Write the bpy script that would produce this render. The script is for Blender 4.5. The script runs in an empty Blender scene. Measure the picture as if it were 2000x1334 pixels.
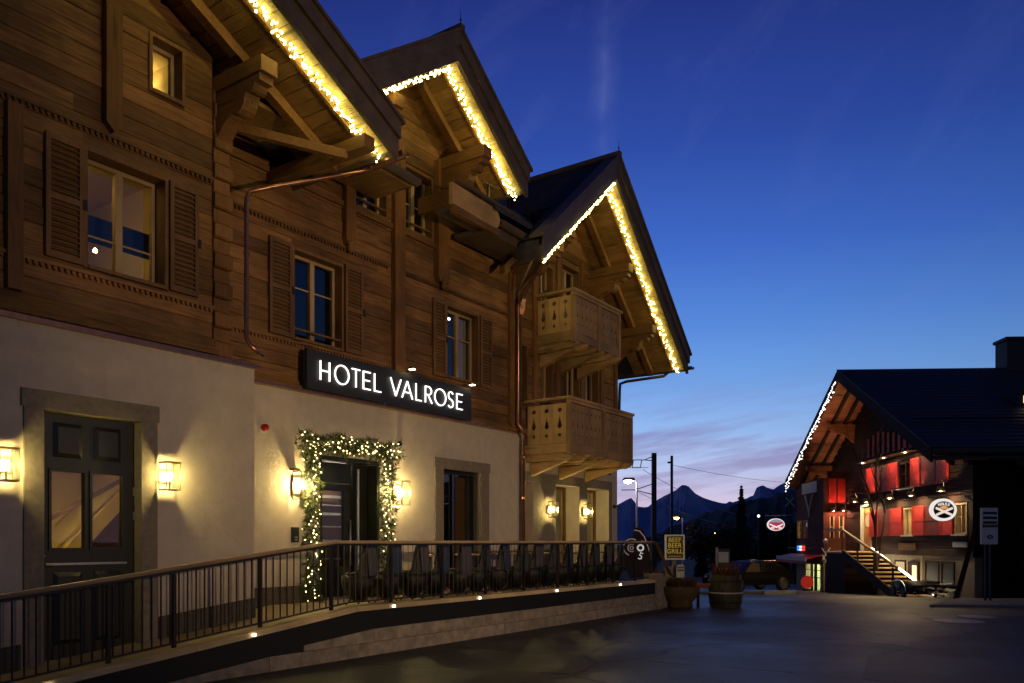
import bpy, bmesh, math, random
from mathutils import Vector, Matrix, noise as mnoise
random.seed(7)
R = math.radians
sc = bpy.context.scene
COL = sc.collection
# ------------------------------------------------------------------ camera, sky, exposure
CF, SF = 0.824, 0.5665                  # viewing direction in plan (x along the hotel front, y into it)
EYE = 1.63
cam = bpy.data.cameras.new('camera'); camo = bpy.data.objects.new('camera', cam); COL.objects.link(camo)
camo.location = (0, 0, EYE)
camo.rotation_euler = (R(90), 0, math.atan2(SF, CF) - R(90))
cam.sensor_width = 36; cam.lens = 28.8
cam.shift_y = (1058 - 667) / 2000
cam.clip_start = 0.05; cam.clip_end = 30000
sc.camera = camo
sc.view_settings.view_transform = 'Standard'; sc.view_settings.look = 'None'
sc.view_settings.exposure = 0; sc.view_settings.gamma = 1; sc.view_settings.use_curve_mapping = False
sc.render.engine = 'CYCLES'
cy = sc.cycles
cy.use_denoising = True; cy.use_light_tree = True
cy.max_bounces = 6; cy.diffuse_bounces = 3; cy.glossy_bounces = 3; cy.transparent_max_bounces = 12; cy.transmission_bounces = 4
cy.sample_clamp_indirect = 4; cy.caustics_reflective = False; cy.caustics_refractive = False

def lin(r, g, b):
    def f(x):
        x /= 255
        return x / 12.92 if x <= 0.04045 else ((x + 0.055) / 1.055) ** 2.4
    return (f(r), f(g), f(b), 1)

class NT:
    """small helper for node trees"""
    def __init__(s, tree): s.t = tree; s.n = tree.nodes; s.l = tree.links
    def node(s, typ, ins=None, **kw):
        n = s.n.new(typ)
        for k, v in kw.items(): setattr(n, k, v)
        for k, v in (ins or {}).items():
            if hasattr(v, 'is_linked') or isinstance(v, bpy.types.NodeSocket): s.l.new(v, n.inputs[k])
            else: n.inputs[k].default_value = v
        return n
    def math(s, op, a, b=0.0, clamp=False):
        return s.node('ShaderNodeMath', {0: a, 1: b}, operation=op, use_clamp=clamp).outputs[0]
    def ramp(s, fac, stops, interp='LINEAR'):
        n = s.node('ShaderNodeValToRGB', {0: fac}); e = n.color_ramp.elements; n.color_ramp.interpolation = interp
        while len(e) > 1: e.remove(e[-1])
        e[0].position, e[0].color = stops[0][0], stops[0][1]
        for p, c in stops[1:]:
            x = e.new(p); x.color = c
        return n.outputs[0]
    def mixc(s, fac, a, b, blend='MIX'):
        n = s.node('ShaderNodeMix', data_type='RGBA', blend_type=blend)
        for i, v in ((0, fac), (6, a), (7, b)):
            if isinstance(v, bpy.types.NodeSocket): s.l.new(v, n.inputs[i])
            else: n.inputs[i].default_value = v
        return n.outputs[2]

world = bpy.data.worlds.new('World'); sc.world = world; world.use_nodes = True
w = NT(world.node_tree); w.n.clear()
tc = w.node('ShaderNodeTexCoord').outputs['Generated']
sep = w.node('ShaderNodeSeparateXYZ', {0: tc}); zz = sep.outputs[2]
sky = w.ramp(zz, [(0.0, lin(232, 194, 200)), (.03, lin(222, 198, 218)), (.085, lin(184, 196, 234)), (.13, lin(148, 184, 236)),
                  (.187, lin(112, 162, 230)), (.247, lin(88, 138, 219)), (.329, lin(63, 106, 198)), (.428, lin(46, 76, 164)),
                  (.552, lin(34, 50, 126)), (.8, lin(20, 30, 84)), (1.0, lin(14, 22, 64))])
# dusk sky fades away from the afterglow on both sides
GU = 0.07
gd = Vector((CF + GU * SF, SF - GU * CF, 0)).normalized()
hor = w.node('ShaderNodeVectorMath', {0: w.node('ShaderNodeCombineXYZ', {0: sep.outputs[0], 1: sep.outputs[1], 2: 0.0}).outputs[0]}, operation='NORMALIZE').outputs[0]
dot = w.node('ShaderNodeVectorMath', {0: hor, 1: tuple(gd)}, operation='DOT_PRODUCT').outputs['Value']
half = w.math('MULTIPLY', w.math('ADD', dot, 1.0), 0.5, clamp=True)
gl = w.math('POWER', half, 6.0)
glow = w.math('ADD', w.math('MULTIPLY', gl, 0.84), 0.20)
vs = w.node('ShaderNodeVectorMath', {0: sky}, operation='SCALE'); w.l.new(glow, vs.inputs['Scale'])
skyc = vs.outputs[0]
# low streaky clouds
azd = w.node('ShaderNodeVectorMath', {0: hor, 1: (SF, -CF, 0)}, operation='DOT_PRODUCT').outputs['Value']
cm = w.node('ShaderNodeCombineXYZ', {0: w.math('MULTIPLY', azd, 4.0), 1: w.math('ADD', w.math('MULTIPLY', zz, 34.0), w.math('MULTIPLY', azd, -5.0)), 2: 2.4}).outputs[0]
cn = w.node('ShaderNodeTexNoise', {'Vector': cm, 'Scale': 1.5, 'Detail': 5.0, 'Roughness': .55}).outputs['Fac']
cloud = w.ramp(cn, [(.44, (0, 0, 0, 1)), (.62, (1, 1, 1, 1))])
band = w.ramp(zz, [(0.0, (.5, .5, .5, 1)), (.04, (.75, .75, .75, 1)), (.12, (1, 1, 1, 1)), (.16, (.35, .35, .35, 1)), (.22, (0, 0, 0, 1))])
cf = w.math('MULTIPLY', w.math('MULTIPLY', cloud, band), 0.6)
skyc = w.mixc(cf, skyc, lin(130, 108, 160))
# thin high wisps
cm2 = w.node('ShaderNodeCombineXYZ', {0: w.math('ADD', w.math('MULTIPLY', azd, 7.0), w.math('MULTIPLY', zz, -6.0)), 1: w.math('MULTIPLY', zz, 5.0), 2: 7.7}).outputs[0]
cn2 = w.node('ShaderNodeTexNoise', {'Vector': cm2, 'Scale': 1.3, 'Detail': 6.0, 'Roughness': .6, 'Distortion': .8}).outputs['Fac']
wisp = w.math('MULTIPLY', w.ramp(cn2, [(.52, (0, 0, 0, 1)), (.8, (1, 1, 1, 1))]), 0.09)
skyc = w.mixc(wisp, skyc, lin(120, 130, 190))
# the broken vapour trail above the third gable
wob = w.node('ShaderNodeTexNoise', {'Vector': w.node('ShaderNodeCombineXYZ', {0: zz, 1: 0.3, 2: 1.0}).outputs[0], 'Scale': 11.0, 'Detail': 3.0}).outputs['Fac']
off = w.math('SUBTRACT', azd, w.math('ADD', 0.112, w.math('MULTIPLY', w.math('SUBTRACT', wob, .5), .045)))
line = w.ramp(w.math('ABSOLUTE', off), [(0.0, (1, 1, 1, 1)), (.006, (.5, .5, .5, 1)), (.022, (0, 0, 0, 1))])
brk = w.node('ShaderNodeTexNoise', {'Vector': tc, 'Scale': 16.0, 'Detail': 4.0}).outputs['Fac']
zr = w.ramp(zz, [(.36, (0, 0, 0, 1)), (.43, (1, 1, 1, 1)), (.5, (1, 1, 1, 1)), (.56, (.2, .2, .2, 1))])
tr = w.math('MULTIPLY', w.math('MULTIPLY', line, zr), w.math('MULTIPLY', w.ramp(brk, [(.38, (0, 0, 0, 1)), (.62, (1, 1, 1, 1))]), .2))
fwd = w.ramp(dot, [(.5, (0, 0, 0, 1)), (.6, (1, 1, 1, 1))])
skyc = w.mixc(w.math('MULTIPLY', tr, fwd), skyc, lin(130, 140, 200))
bgn = w.node('ShaderNodeBackground', {'Color': skyc, 'Strength': 1.0})
w.l.new(bgn.outputs[0], w.node('ShaderNodeOutputWorld').inputs[0])

# ------------------------------------------------------------------ mesh helpers
OFF = {}
class B:
    def __init__(s): s.v = []; s.f = []
    def add(s, vs, fs):
        k = len(s.v); s.v += [tuple(p) for p in vs]; s.f += [tuple(i + k for i in f) for f in fs]; return s
    def box(s, x0, x1, y0, y1, z0, z1):
        return s.add([(x0, y0, z0), (x1, y0, z0), (x1, y1, z0), (x0, y1, z0), (x0, y0, z1), (x1, y0, z1), (x1, y1, z1), (x0, y1, z1)],
                     [(0, 3, 2, 1), (4, 5, 6, 7), (0, 1, 5, 4), (1, 2, 6, 5), (2, 3, 7, 6), (3, 0, 4, 7)])
    def plank(s, x0, x1, y0, y1, z0, z1, c=.014):
        """beam along x whose front (y0) edges are chamfered"""
        p = [(y0 + c, z0), (y0, z0 + c), (y0, z1 - c), (y0 + c, z1), (y1, z1), (y1, z0)]
        return s.prism(p, 'yz', x0, x1)
    def prism(s, pts, plane, a, b):
        def m(u, w_, t): return {'xz': (u, t, w_), 'yz': (t, u, w_), 'xy': (u, w_, t)}[plane]
        n = len(pts)
        vs = [m(u, w_, a) for u, w_ in pts] + [m(u, w_, b) for u, w_ in pts]
        fs = [tuple(range(n)), tuple(range(2 * n - 1, n - 1, -1))] + [(i, (i + 1) % n, n + (i + 1) % n, n + i) for i in range(n)]
        return s.add(vs, fs)
    def bar(s, p, q, wd, h, up=(0, 0, 1)):
        p = Vector(p); q = Vector(q); d = (q - p).normalized(); up = Vector(up)
        sd = d.cross(up)
        if sd.length < 1e-4: sd = d.cross(Vector((1, 0, 0)))
        sd.normalize(); u = sd.cross(d).normalized()
        vs = []
        for c in (p, q):
            for a, b in ((-1, -1), (1, -1), (1, 1), (-1, 1)): vs.append(c + sd * a * wd / 2 + u * b * h / 2)
        return s.add(vs, [(0, 1, 2, 3), (7, 6, 5, 4), (0, 4, 5, 1), (1, 5, 6, 2), (2, 6, 7, 3), (3, 7, 4, 0)])
    def tube(s, pts, r, n=8, cap=True):
        pts = [Vector(p) for p in pts]; rs = r if isinstance(r, (list, tuple)) else [r] * len(pts)
        prev = None; k = len(s.v); vs = []
        for i, p in enumerate(pts):
            d = (pts[min(i + 1, len(pts) - 1)] - pts[max(i - 1, 0)]).normalized()
            if prev is None:
                a = d.cross(Vector((0, 0, 1)))
                if a.length < 1e-3: a = d.cross(Vector((1, 0, 0)))
            else: a = prev - d * prev.dot(d)
            a.normalize(); prev = a; b = d.cross(a)
            for j in range(n):
                t = 2 * math.pi * j / n; vs.append(p + a * math.cos(t) * rs[i] + b * math.sin(t) * rs[i])
        fs = []
        for i in range(len(pts) - 1):
            for j in range(n): fs.append((i * n + j, i * n + (j + 1) % n, (i + 1) * n + (j + 1) % n, (i + 1) * n + j))
        if cap: fs += [tuple(range(n - 1, -1, -1)), tuple(range((len(pts) - 1) * n, len(pts) * n))]
        return s.add(vs, fs)
    def lathe(s, prof, c=(0, 0, 0), n=16, cap=True):
        vs = []; fs = []
        for r, z in prof:
            for j in range(n):
                t = 2 * math.pi * j / n; vs.append((c[0] + r * math.cos(t), c[1] + r * math.sin(t), c[2] + z))
        for i in range(len(prof) - 1):
            for j in range(n): fs.append((i * n + j, i * n + (j + 1) % n, (i + 1) * n + (j + 1) % n, (i + 1) * n + j))
        if cap: fs += [tuple(range(n - 1, -1, -1)), tuple(range((len(prof) - 1) * n, len(prof) * n))]
        return s.add(vs, fs)
    def ico(s, c, r, sub=1):
        bm = bmesh.new(); bmesh.ops.create_icosphere(bm, subdivisions=sub, radius=r)
        bm.verts.ensure_lookup_table()
        s.add([(v.co.x + c[0], v.co.y + c[1], v.co.z + c[2]) for v in bm.verts], [tuple(v.index for v in f.verts) for f in bm.faces]); bm.free(); return s
    def holed(s, outer, holes, y0, y1):
        """flat board in xz with cut-outs, thickness y0..y1"""
        bm = bmesh.new(); edges = []
        for loop in [outer] + holes:
            vs = [bm.verts.new((x, y0, z)) for x, z in loop]
            edges += [bm.edges.new((vs[i], vs[(i + 1) % len(vs)])) for i in range(len(vs))]
        r = bmesh.ops.triangle_fill(bm, use_beauty=True, edges=edges)
        ext = bmesh.ops.extrude_face_region(bm, geom=bm.faces[:])
        for e in ext['geom']:
            if isinstance(e, bmesh.types.BMVert): e.co.y = y1
        bm.verts.index_update()
        s.add([tuple(v.co) for v in bm.verts], [tuple(v.index for v in f.verts) for f in bm.faces]); bm.free(); return s
    def xf(s, M):
        s.v = [tuple(M @ Vector(p)) for p in s.v]; return s
    def mesh(s, name, m=None, smooth=False, off=(0, 0, 0)):
        me = bpy.data.meshes.new(name)
        me.from_pydata([(p[0] - off[0], p[1] - off[1], p[2] - off[2]) for p in s.v], [], s.f)
        bm = bmesh.new(); bm.from_mesh(me)
        bmesh.ops.recalc_face_normals(bm, faces=bm.faces); bm.to_mesh(me); bm.free()
        if smooth:
            for p in me.polygons: p.use_smooth = True
        if m: me.materials.append(m)
        return me
    def put(s, name, m, parent=None, smooth=False, kind=None):
        off = OFF.get(parent.name, (0, 0, 0)) if parent else (0, 0, 0)
        o = bpy.data.objects.new(name, s.mesh(name, m, smooth, off)); COL.objects.link(o)
        if parent: o.parent = parent; OFF[o.name] = off
        if kind: o['kind'] = kind
        return o

def thing(name, label, cat, loc=(0, 0, 0), rz=0, group=None, world_built=True):
    o = bpy.data.objects.new(name, None); COL.objects.link(o); o.empty_display_size = .2
    o.location = loc; o.rotation_euler = (0, 0, rz); o['label'] = label; o['category'] = cat
    if group: o['group'] = group
    OFF[o.name] = tuple(loc) if world_built else (0, 0, 0)
    return o
def tag(o, label, cat, group=None):
    o['label'] = label; o['category'] = cat
    if group: o['group'] = group
    return o
def inst(name, me, parent, loc, rot=None, scl=None):
    o = bpy.data.objects.new(name, me); COL.objects.link(o)
    off = OFF.get(parent.name, (0, 0, 0)) if parent else (0, 0, 0)
    o.location = (loc[0] - off[0], loc[1] - off[1], loc[2] - off[2])
    if rot: o.rotation_euler = rot
    if scl: o.scale = scl
    if parent: o.parent = parent
    return o
def dup(root, loc, rz=0, label=None, group=None, scl=None):
    r = root.copy(); COL.objects.link(r); r.location = loc; r.rotation_euler = (0, 0, rz)
    if scl: r.scale = scl
    if label: r['label'] = label
    if group: r['group'] = group
    for ch in list(root.children):
        c = ch.copy(); COL.objects.link(c); c.parent = r
        for g in list(ch.children):
            d = g.copy(); COL.objects.link(d); d.parent = c
    return r
def cut(rects, hole):
    out = []
    hx0, hx1, hz0, hz1 = hole
    for x0, x1, z0, z1 in rects:
        if hx1 <= x0 or hx0 >= x1 or hz1 <= z0 or hz0 >= z1: out.append((x0, x1, z0, z1)); continue
        if hx0 > x0: out.append((x0, hx0, z0, z1))
        if hx1 < x1: out.append((hx1, x1, z0, z1))
        a, b = max(x0, hx0), min(x1, hx1)
        if hz0 > z0: out.append((a, b, z0, hz0))
        if hz1 < z1: out.append((a, b, hz1, z1))
    return [r for r in out if r[1] - r[0] > .012 and r[3] - r[2] > .012]

# ------------------------------------------------------------------ materials
def mat(name, base, rough=.7, spec=.3, metal=0, bump=0, nscale=8, nstretch=(1, 1, 1), var=0, var2=None, detail=5, coords='Object', objvar=0, rvar=0):
    m = bpy.data.materials.new(name); m.use_nodes = True; t = NT(m.node_tree); t.n.clear()
    p = t.node('ShaderNodeBsdfPrincipled', {'Roughness': rough, 'Metallic': metal, 'Specular IOR Level': spec})
    col = base
    if var or bump or rvar:
        tcx = t.node('ShaderNodeTexCoord').outputs[coords]
        mp = t.node('ShaderNodeMapping', {0: tcx, 'Scale': nstretch})
        if objvar:
            oi = t.node('ShaderNodeObjectInfo').outputs['Random']
            sh = t.node('ShaderNodeCombineXYZ', {0: t.math('MULTIPLY', oi, 37.0), 1: t.math('MULTIPLY', oi, 11.0), 2: t.math('MULTIPLY', oi, 23.0)}).outputs[0]
            t.l.new(sh, mp.inputs['Location'])
        nz = t.node('ShaderNodeTexNoise', {'Vector': mp.outputs[0], 'Scale': nscale, 'Detail': detail, 'Roughness': .6}).outputs['Fac']
        if var:
            dk = tuple(x * (1 - var) for x in base[:3]) + (1,); lt = var2 or tuple(min(1, x * (1 + var)) for x in base[:3]) + (1,)
            col = t.ramp(nz, [(.3, dk), (.7, lt)])
        if bump:
            bp = t.node('ShaderNodeBump', {'Strength': bump, 'Distance': .02, 'Height': nz}); t.l.new(bp.outputs[0], p.inputs['Normal'])
        if rvar:
            t.l.new(t.math('ADD', t.math('MULTIPLY', t.math('SUBTRACT', nz, .5), rvar * 2), rough, clamp=True), p.inputs['Roughness'])
    if objvar:
        oi2 = t.node('ShaderNodeObjectInfo').outputs['Random']
        f = t.math('ADD', t.math('MULTIPLY', oi2, objvar), 1 - objvar / 2)
        v = t.node('ShaderNodeVectorMath', operation='SCALE'); t.l.new(f, v.inputs['Scale'])
        if isinstance(col, bpy.types.NodeSocket): t.l.new(col, v.inputs[0])
        else: v.inputs[0].default_value = col[:3]
        col = v.outputs[0]
    if isinstance(col, bpy.types.NodeSocket): t.l.new(col, p.inputs['Base Color'])
    else: p.inputs['Base Color'].default_value = col
    t.l.new(p.outputs[0], t.node('ShaderNodeOutputMaterial').inputs[0])
    return m
def wood(name, base, var=.45, stretch=(1.2, 14, 14), objvar=.35, rough=.62, knots=True, bump=.35):
    m = bpy.data.materials.new(name); m.use_nodes = True; t = NT(m.node_tree); t.n.clear()
    p = t.node('ShaderNodeBsdfPrincipled', {'Roughness': rough, 'Specular IOR Level': .3})
    tcx = t.node('ShaderNodeTexCoord').outputs['Object']
    oi = t.node('ShaderNodeObjectInfo').outputs['Random']
    sh = t.node('ShaderNodeCombineXYZ', {0: t.math('MULTIPLY', oi, 57.0), 1: t.math('MULTIPLY', oi, 31.0), 2: t.math('MULTIPLY', oi, 83.0)}).outputs[0]
    mp = t.node('ShaderNodeMapping', {0: tcx, 'Scale': stretch}); t.l.new(sh, mp.inputs['Location'])
    g = t.node('ShaderNodeTexNoise', {'Vector': mp.outputs[0], 'Scale': 2.2, 'Detail': 7.0, 'Roughness': .65, 'Distortion': .6}).outputs['Fac']
    big = t.node('ShaderNodeTexNoise', {'Vector': tcx, 'Scale': 1.1, 'Detail': 3.0}).outputs['Fac']
    col = t.ramp(g, [(.25, tuple(x * (1 - var) for x in base[:3]) + (1,)), (.55, base), (.8, tuple(x * (1 + var * .7) for x in base[:3]) + (1,))])
    if knots:
        mk = t.node('ShaderNodeMapping', {0: tcx, 'Scale': tuple(min(1.0, s / 6) * 3.2 if s < 2 else 6.0 for s in stretch)}); t.l.new(sh, mk.inputs['Location'])
        vo = t.node('ShaderNodeTexVoronoi', {'Vector': mk.outputs[0], 'Scale': 1.0, 'Randomness': 1.0}).outputs['Distance']
        kf = t.ramp(vo, [(.07, (1, 1, 1, 1)), (.20, (0, 0, 0, 1))])
        col = t.mixc(t.math('MULTIPLY', kf, .7), col, tuple(x * .22 for x in base[:3]) + (1,))
    f = t.math('MULTIPLY', t.math('ADD', t.math('MULTIPLY', oi, objvar), 1 - objvar / 2), t.math('ADD', t.math('MULTIPLY', t.ramp(big, [(.32, (0, 0, 0, 1)), (.68, (1, 1, 1, 1))]), .62), .62))
    v = t.node('ShaderNodeVectorMath', {0: col}, operation='SCALE'); t.l.new(f, v.inputs['Scale'])
    t.l.new(v.outputs[0], p.inputs['Base Color'])
    bp = t.node('ShaderNodeBump', {'Strength': bump, 'Distance': .012, 'Height': g}); t.l.new(bp.outputs[0], p.inputs['Normal'])
    t.l.new(p.outputs[0], t.node('ShaderNodeOutputMaterial').inputs[0])
    return m
def emis(name, color, strength):
    m = bpy.data.materials.new(name); m.use_nodes = True; t = NT(m.node_tree); t.n.clear()
    e = t.node('ShaderNodeEmission', {'Color': color, 'Strength': strength})
    t.l.new(e.outputs[0], t.node('ShaderNodeOutputMaterial').inputs[0]); return m
def glassm(name, tint=(.9, .92, .9, 1), ior=1.6, rough=.01, frost=0):
    m = bpy.data.materials.new(name); m.use_nodes = True; t = NT(m.node_tree); t.n.clear()
    f0 = ((ior - 1) / (ior + 1)) ** 2
    fc = t.node('ShaderNodeLayerWeight', {0: .5}).outputs['Facing']
    fr = t.math('ADD', t.math('MULTIPLY', t.math('POWER', fc, 5.0), 1 - f0), f0, clamp=True)
    mx = t.node('ShaderNodeMixShader', {0: fr})
    t.l.new(t.node('ShaderNodeBsdfTransparent', {0: tint}).outputs[0], mx.inputs[1])
    t.l.new(t.node('ShaderNodeBsdfGlossy', {'Roughness': rough}).outputs[0], mx.inputs[2])
    out = mx.outputs[0]
    if frost:
        m2 = t.node('ShaderNodeMixShader', {0: frost}); t.l.new(out, m2.inputs[1])
        t.l.new(t.node('ShaderNodeBsdfTranslucent', {0: (.85, .82, .7, 1)}).outputs[0], m2.inputs[2]); out = m2.outputs[0]
    t.l.new(out, t.node('ShaderNodeOutputMaterial').inputs[0]); return m

M = {}
M['log'] = wood('aged spruce beams', (.235, .118, .041, 1), objvar=.8, var=.62, bump=.6)
M['post'] = wood('aged spruce posts', (.21, .10, .032, 1), stretch=(14, 14, 1.2))
M['soffit'] = wood('soffit boards', (.33, .19, .065, 1), stretch=(14, 1.2, 14), objvar=.4)
M['beam_y'] = wood('purlin wood', (.22, .108, .036, 1), stretch=(12, 1.2, 12))
M['larch'] = wood('pale larch along x', (.50, .32, .14, 1), var=.25, objvar=.25)
M['larch_old'] = wood('shaded larch upright', (.37, .23, .105, 1), var=.3, stretch=(14, 14, 1.2), objvar=.3)  # weaker light on the balcony fronts is put into this larch colour
M['larch_shadex'] = wood('shaded larch along x', (.38, .235, .105, 1), var=.3, objvar=.3)  # same front shade in the colour, grain along x
M['larch_z'] = wood('pale larch upright', (.64, .42, .18, 1), var=.2, stretch=(14, 14, 1.2), objvar=.2)
M['larch_y'] = wood('pale larch across', (.50, .32, .14, 1), var=.25, stretch=(14, 1.2, 14), objvar=.25)
M['casing'] = wood('window casing wood', (.22, .115, .045, 1), stretch=(14, 14, 1.2))
M['frame'] = wood('window frame pale wood', (.48, .34, .19, 1), var=.2, stretch=(14, 14, 1.2), knots=False)
M['shutter'] = wood('shutter wood', (.19, .10, .042, 1), var=.3, stretch=(10, 10, 1.5), knots=False)
M['rail'] = wood('handrail wood', (.52, .37, .20, 1), var=.22, stretch=(1.0, 14, 14), objvar=.2, knots=False, rough=.45)
M['kerb'] = wood('sill boards', (.55, .42, .22, 1), var=.25, stretch=(1.0, 14, 14), objvar=.3, knots=False, rough=.55)
M['floor'] = wood('terrace decking', (.34, .24, .14, 1), var=.3, stretch=(1.0, 10, 10), objvar=.3, knots=False)
def plaster(name, base):
    m = mat(name, base, rough=.9, spec=.1, bump=.3, nscale=5, var=.1, detail=10); t = NT(m.node_tree)
    p = [n for n in t.n if n.type == 'BSDF_PRINCIPLED'][0]; src = p.inputs['Base Color'].links[0].from_socket
    tcx = t.node('ShaderNodeTexCoord').outputs['Object']
    a = t.node('ShaderNodeTexNoise', {'Vector': t.node('ShaderNodeMapping', {0: tcx, 'Scale': (1.6, 1.6, .35)}).outputs[0], 'Scale': 1.4, 'Detail': 8.0, 'Roughness': .65}).outputs['Fac']
    b = t.node('ShaderNodeTexNoise', {'Vector': tcx, 'Scale': .55, 'Detail': 5.0}).outputs['Fac']
    f = t.math('MULTIPLY', t.ramp(a, [(.5, (0, 0, 0, 1)), (.75, (1, 1, 1, 1))]), .22)
    g = t.math('MULTIPLY', t.ramp(b, [(.42, (0, 0, 0, 1)), (.62, (1, 1, 1, 1))]), .16)
    wv = t.node('ShaderNodeMapping', {0: tcx, 'Scale': (1.1, 1.1, 1.1)}).outputs[0]
    dv = t.node('ShaderNodeTexNoise', {'Vector': tcx, 'Scale': 2.5, 'Detail': 4.0}).outputs['Color']
    vo = t.node('ShaderNodeTexVoronoi', {'Vector': t.mixc(.25, wv, dv), 'Scale': 1.1}, feature='DISTANCE_TO_EDGE').outputs['Distance']
    ck = t.math('MULTIPLY', t.ramp(vo, [(0, (1, 1, 1, 1)), (.006, (0, 0, 0, 1))]), t.ramp(b, [(.5, (0, 0, 0, 1)), (.6, (1, 1, 1, 1))]))
    zc = t.node('ShaderNodeSeparateXYZ', {0: tcx}).outputs[2]; sp = t.math('MULTIPLY', t.ramp(t.math('SUBTRACT', zc, t.math('MULTIPLY', a, .9)), [(.25, (1, 1, 1, 1)), (.75, (0, 0, 0, 1))]), .4)
    src = t.mixc(sp, src, (.26, .22, .17, 1))
    c = t.mixc(f, src, (.30, .25, .20, 1)); c = t.mixc(g, c, (.40, .34, .28, 1)); c = t.mixc(t.math('MULTIPLY', ck, .2), c, (.18, .15, .12, 1))
    t.l.new(c, p.inputs['Base Color']); return m
M['plaster'] = plaster('lime plaster', (.56, .49, .41, 1))
M['stone'] = mat('grey brown sandstone', (.22, .185, .145, 1), rough=.85, bump=.3, nscale=14, var=.18)
M['skirt'] = mat('dark skirting stone', (.09, .075, .06, 1), rough=.8, bump=.3, nscale=14, var=.25)
M['block'] = mat('pale wall blocks', (.25, .215, .175, 1), rough=.88, bump=.5, nscale=6, var=.35, objvar=.3, detail=8)
M['paint_dark'] = mat('dark green door paint', (.017, .019, .014, 1), rough=.35, spec=.5, bump=.05, nscale=20, var=.2)
M['iron'] = mat('dark iron', (.022, .018, .016, 1), rough=.42, spec=.5, metal=.3, var=.2, nscale=20)
M['fascia'] = mat('brown metal fascia', (.12, .09, .07, 1), rough=.5, spec=.4, metal=.25, var=.25, nscale=4)
M['slate'] = mat('dark roof covering', (.045, .045, .055, 1), rough=.6, var=.3, nscale=9, bump=.4)
M['copper'] = mat('copper pipe', (.36, .18, .12, 1), rough=.28, metal=.9, var=.25, nscale=9)
M['brass'] = mat('aged brass', (.30, .21, .09, 1), rough=.35, metal=.9, var=.2, nscale=12)
M['black'] = mat('matt black paint', (.012, .012, .012, 1), rough=.55)
M['sign'] = mat('anthracite sign panel', (.028, .028, .030, 1), rough=.5, spec=.4, var=.1, nscale=3)
M['steel'] = mat('brushed steel', (.5, .5, .5, 1), rough=.3, metal=.95, var=.1, nscale=20)
M['white'] = mat('white paint', (.75, .75, .72, 1), rough=.5)
M['greywhite'] = mat('weathered white board', (.5, .48, .45, 1), rough=.6, var=.15, nscale=5)
M['ochre'] = mat('ochre hall paint', (.62, .42, .14, 1), rough=.9, var=.06, nscale=2)
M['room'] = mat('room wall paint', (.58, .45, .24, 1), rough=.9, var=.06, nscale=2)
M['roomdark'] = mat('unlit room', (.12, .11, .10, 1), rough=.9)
M['glass'] = glassm('window glass', ior=1.9)
M['lantern_glass'] = glassm('lantern glass', ior=1.4, rough=.08, frost=.005)
M['wicker'] = mat('black woven chair', (.007, .007, .008, 1), rough=.34, spec=.5, bump=.6, nscale=60, var=.3)
def asphalt(name):
    m = bpy.data.materials.new(name); m.use_nodes = True; t = NT(m.node_tree); t.n.clear()
    p = t.node('ShaderNodeBsdfPrincipled', {'Specular IOR Level': .35}); tcx = t.node('ShaderNodeTexCoord').outputs['Object']
    big = t.node('ShaderNodeTexNoise', {'Vector': tcx, 'Scale': .28, 'Detail': 6.0, 'Roughness': .6}).outputs['Fac']
    grit = t.node('ShaderNodeTexNoise', {'Vector': tcx, 'Scale': 34.0, 'Detail': 3.0, 'Roughness': .7}).outputs['Fac']
    mid = t.node('ShaderNodeTexNoise', {'Vector': tcx, 'Scale': 2.4, 'Detail': 8.0, 'Roughness': .65}).outputs['Fac']
    dv = t.node('ShaderNodeTexNoise', {'Vector': tcx, 'Scale': .9, 'Detail': 5.0}).outputs['Color']
    vo = t.node('ShaderNodeTexVoronoi', {'Vector': t.mixc(.35, tcx, dv, 'ADD'), 'Scale': .30}, feature='DISTANCE_TO_EDGE').outputs['Distance']
    crack = t.math('MULTIPLY', t.ramp(vo, [(0, (1, 1, 1, 1)), (.018, (0, 0, 0, 1))]), t.ramp(mid, [(.42, (0, 0, 0, 1)), (.55, (1, 1, 1, 1))]))
    pv = t.node('ShaderNodeTexVoronoi', {'Vector': t.node('ShaderNodeMapping', {0: tcx, 'Rotation': (0, 0, .5), 'Scale': (.16, .3, 1)}).outputs[0], 'Scale': 1.0, 'Randomness': 1.0}, distance='CHEBYCHEV').outputs['Color']
    pf = t.ramp(t.node('ShaderNodeSeparateColor', {0: pv}).outputs[0], [(.55, (0, 0, 0, 1)), (.56, (1, 1, 1, 1))])
    col = t.ramp(mid, [(.3, (.018, .0175, .018, 1)), (.7, (.036, .034, .034, 1))])
    col = t.mixc(t.math('MULTIPLY', pf, .55), col, (.020, .019, .021, 1)); col = t.mixc(t.math('MULTIPLY', t.ramp(grit, [(.45, (0, 0, 0, 1)), (.7, (1, 1, 1, 1))]), .6), col, (.085, .08, .076, 1)); col = t.mixc(crack, col, (.006, .006, .006, 1))
    t.l.new(col, p.inputs['Base Color'])
    r = t.math('ADD', t.math('MULTIPLY', t.ramp(big, [(.4, (0, 0, 0, 1)), (.65, (1, 1, 1, 1))]), -.17), t.math('ADD', .60, t.math('MULTIPLY', pf, .06))); t.l.new(r, p.inputs['Roughness'])
    h = t.math('SUBTRACT', t.math('ADD', t.math('MULTIPLY', grit, .4), t.math('MULTIPLY', mid, .6)), t.math('MULTIPLY', crack, 1.0))
    bp = t.node('ShaderNodeBump', {'Strength': .55, 'Distance': .02, 'Height': h}); t.l.new(bp.outputs[0], p.inputs['Normal'])
    t.l.new(p.outputs[0], t.node('ShaderNodeOutputMaterial').inputs[0]); return m
M['asphalt'] = asphalt('asphalt')
M['paving'] = mat('pale paving', (.24, .22, .19, 1), rough=.75, bump=.3, nscale=3, var=.3)
M['meadow'] = mat('dark grass', (.03, .04, .015, 1), rough=.95, var=.4, nscale=.3)
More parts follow.
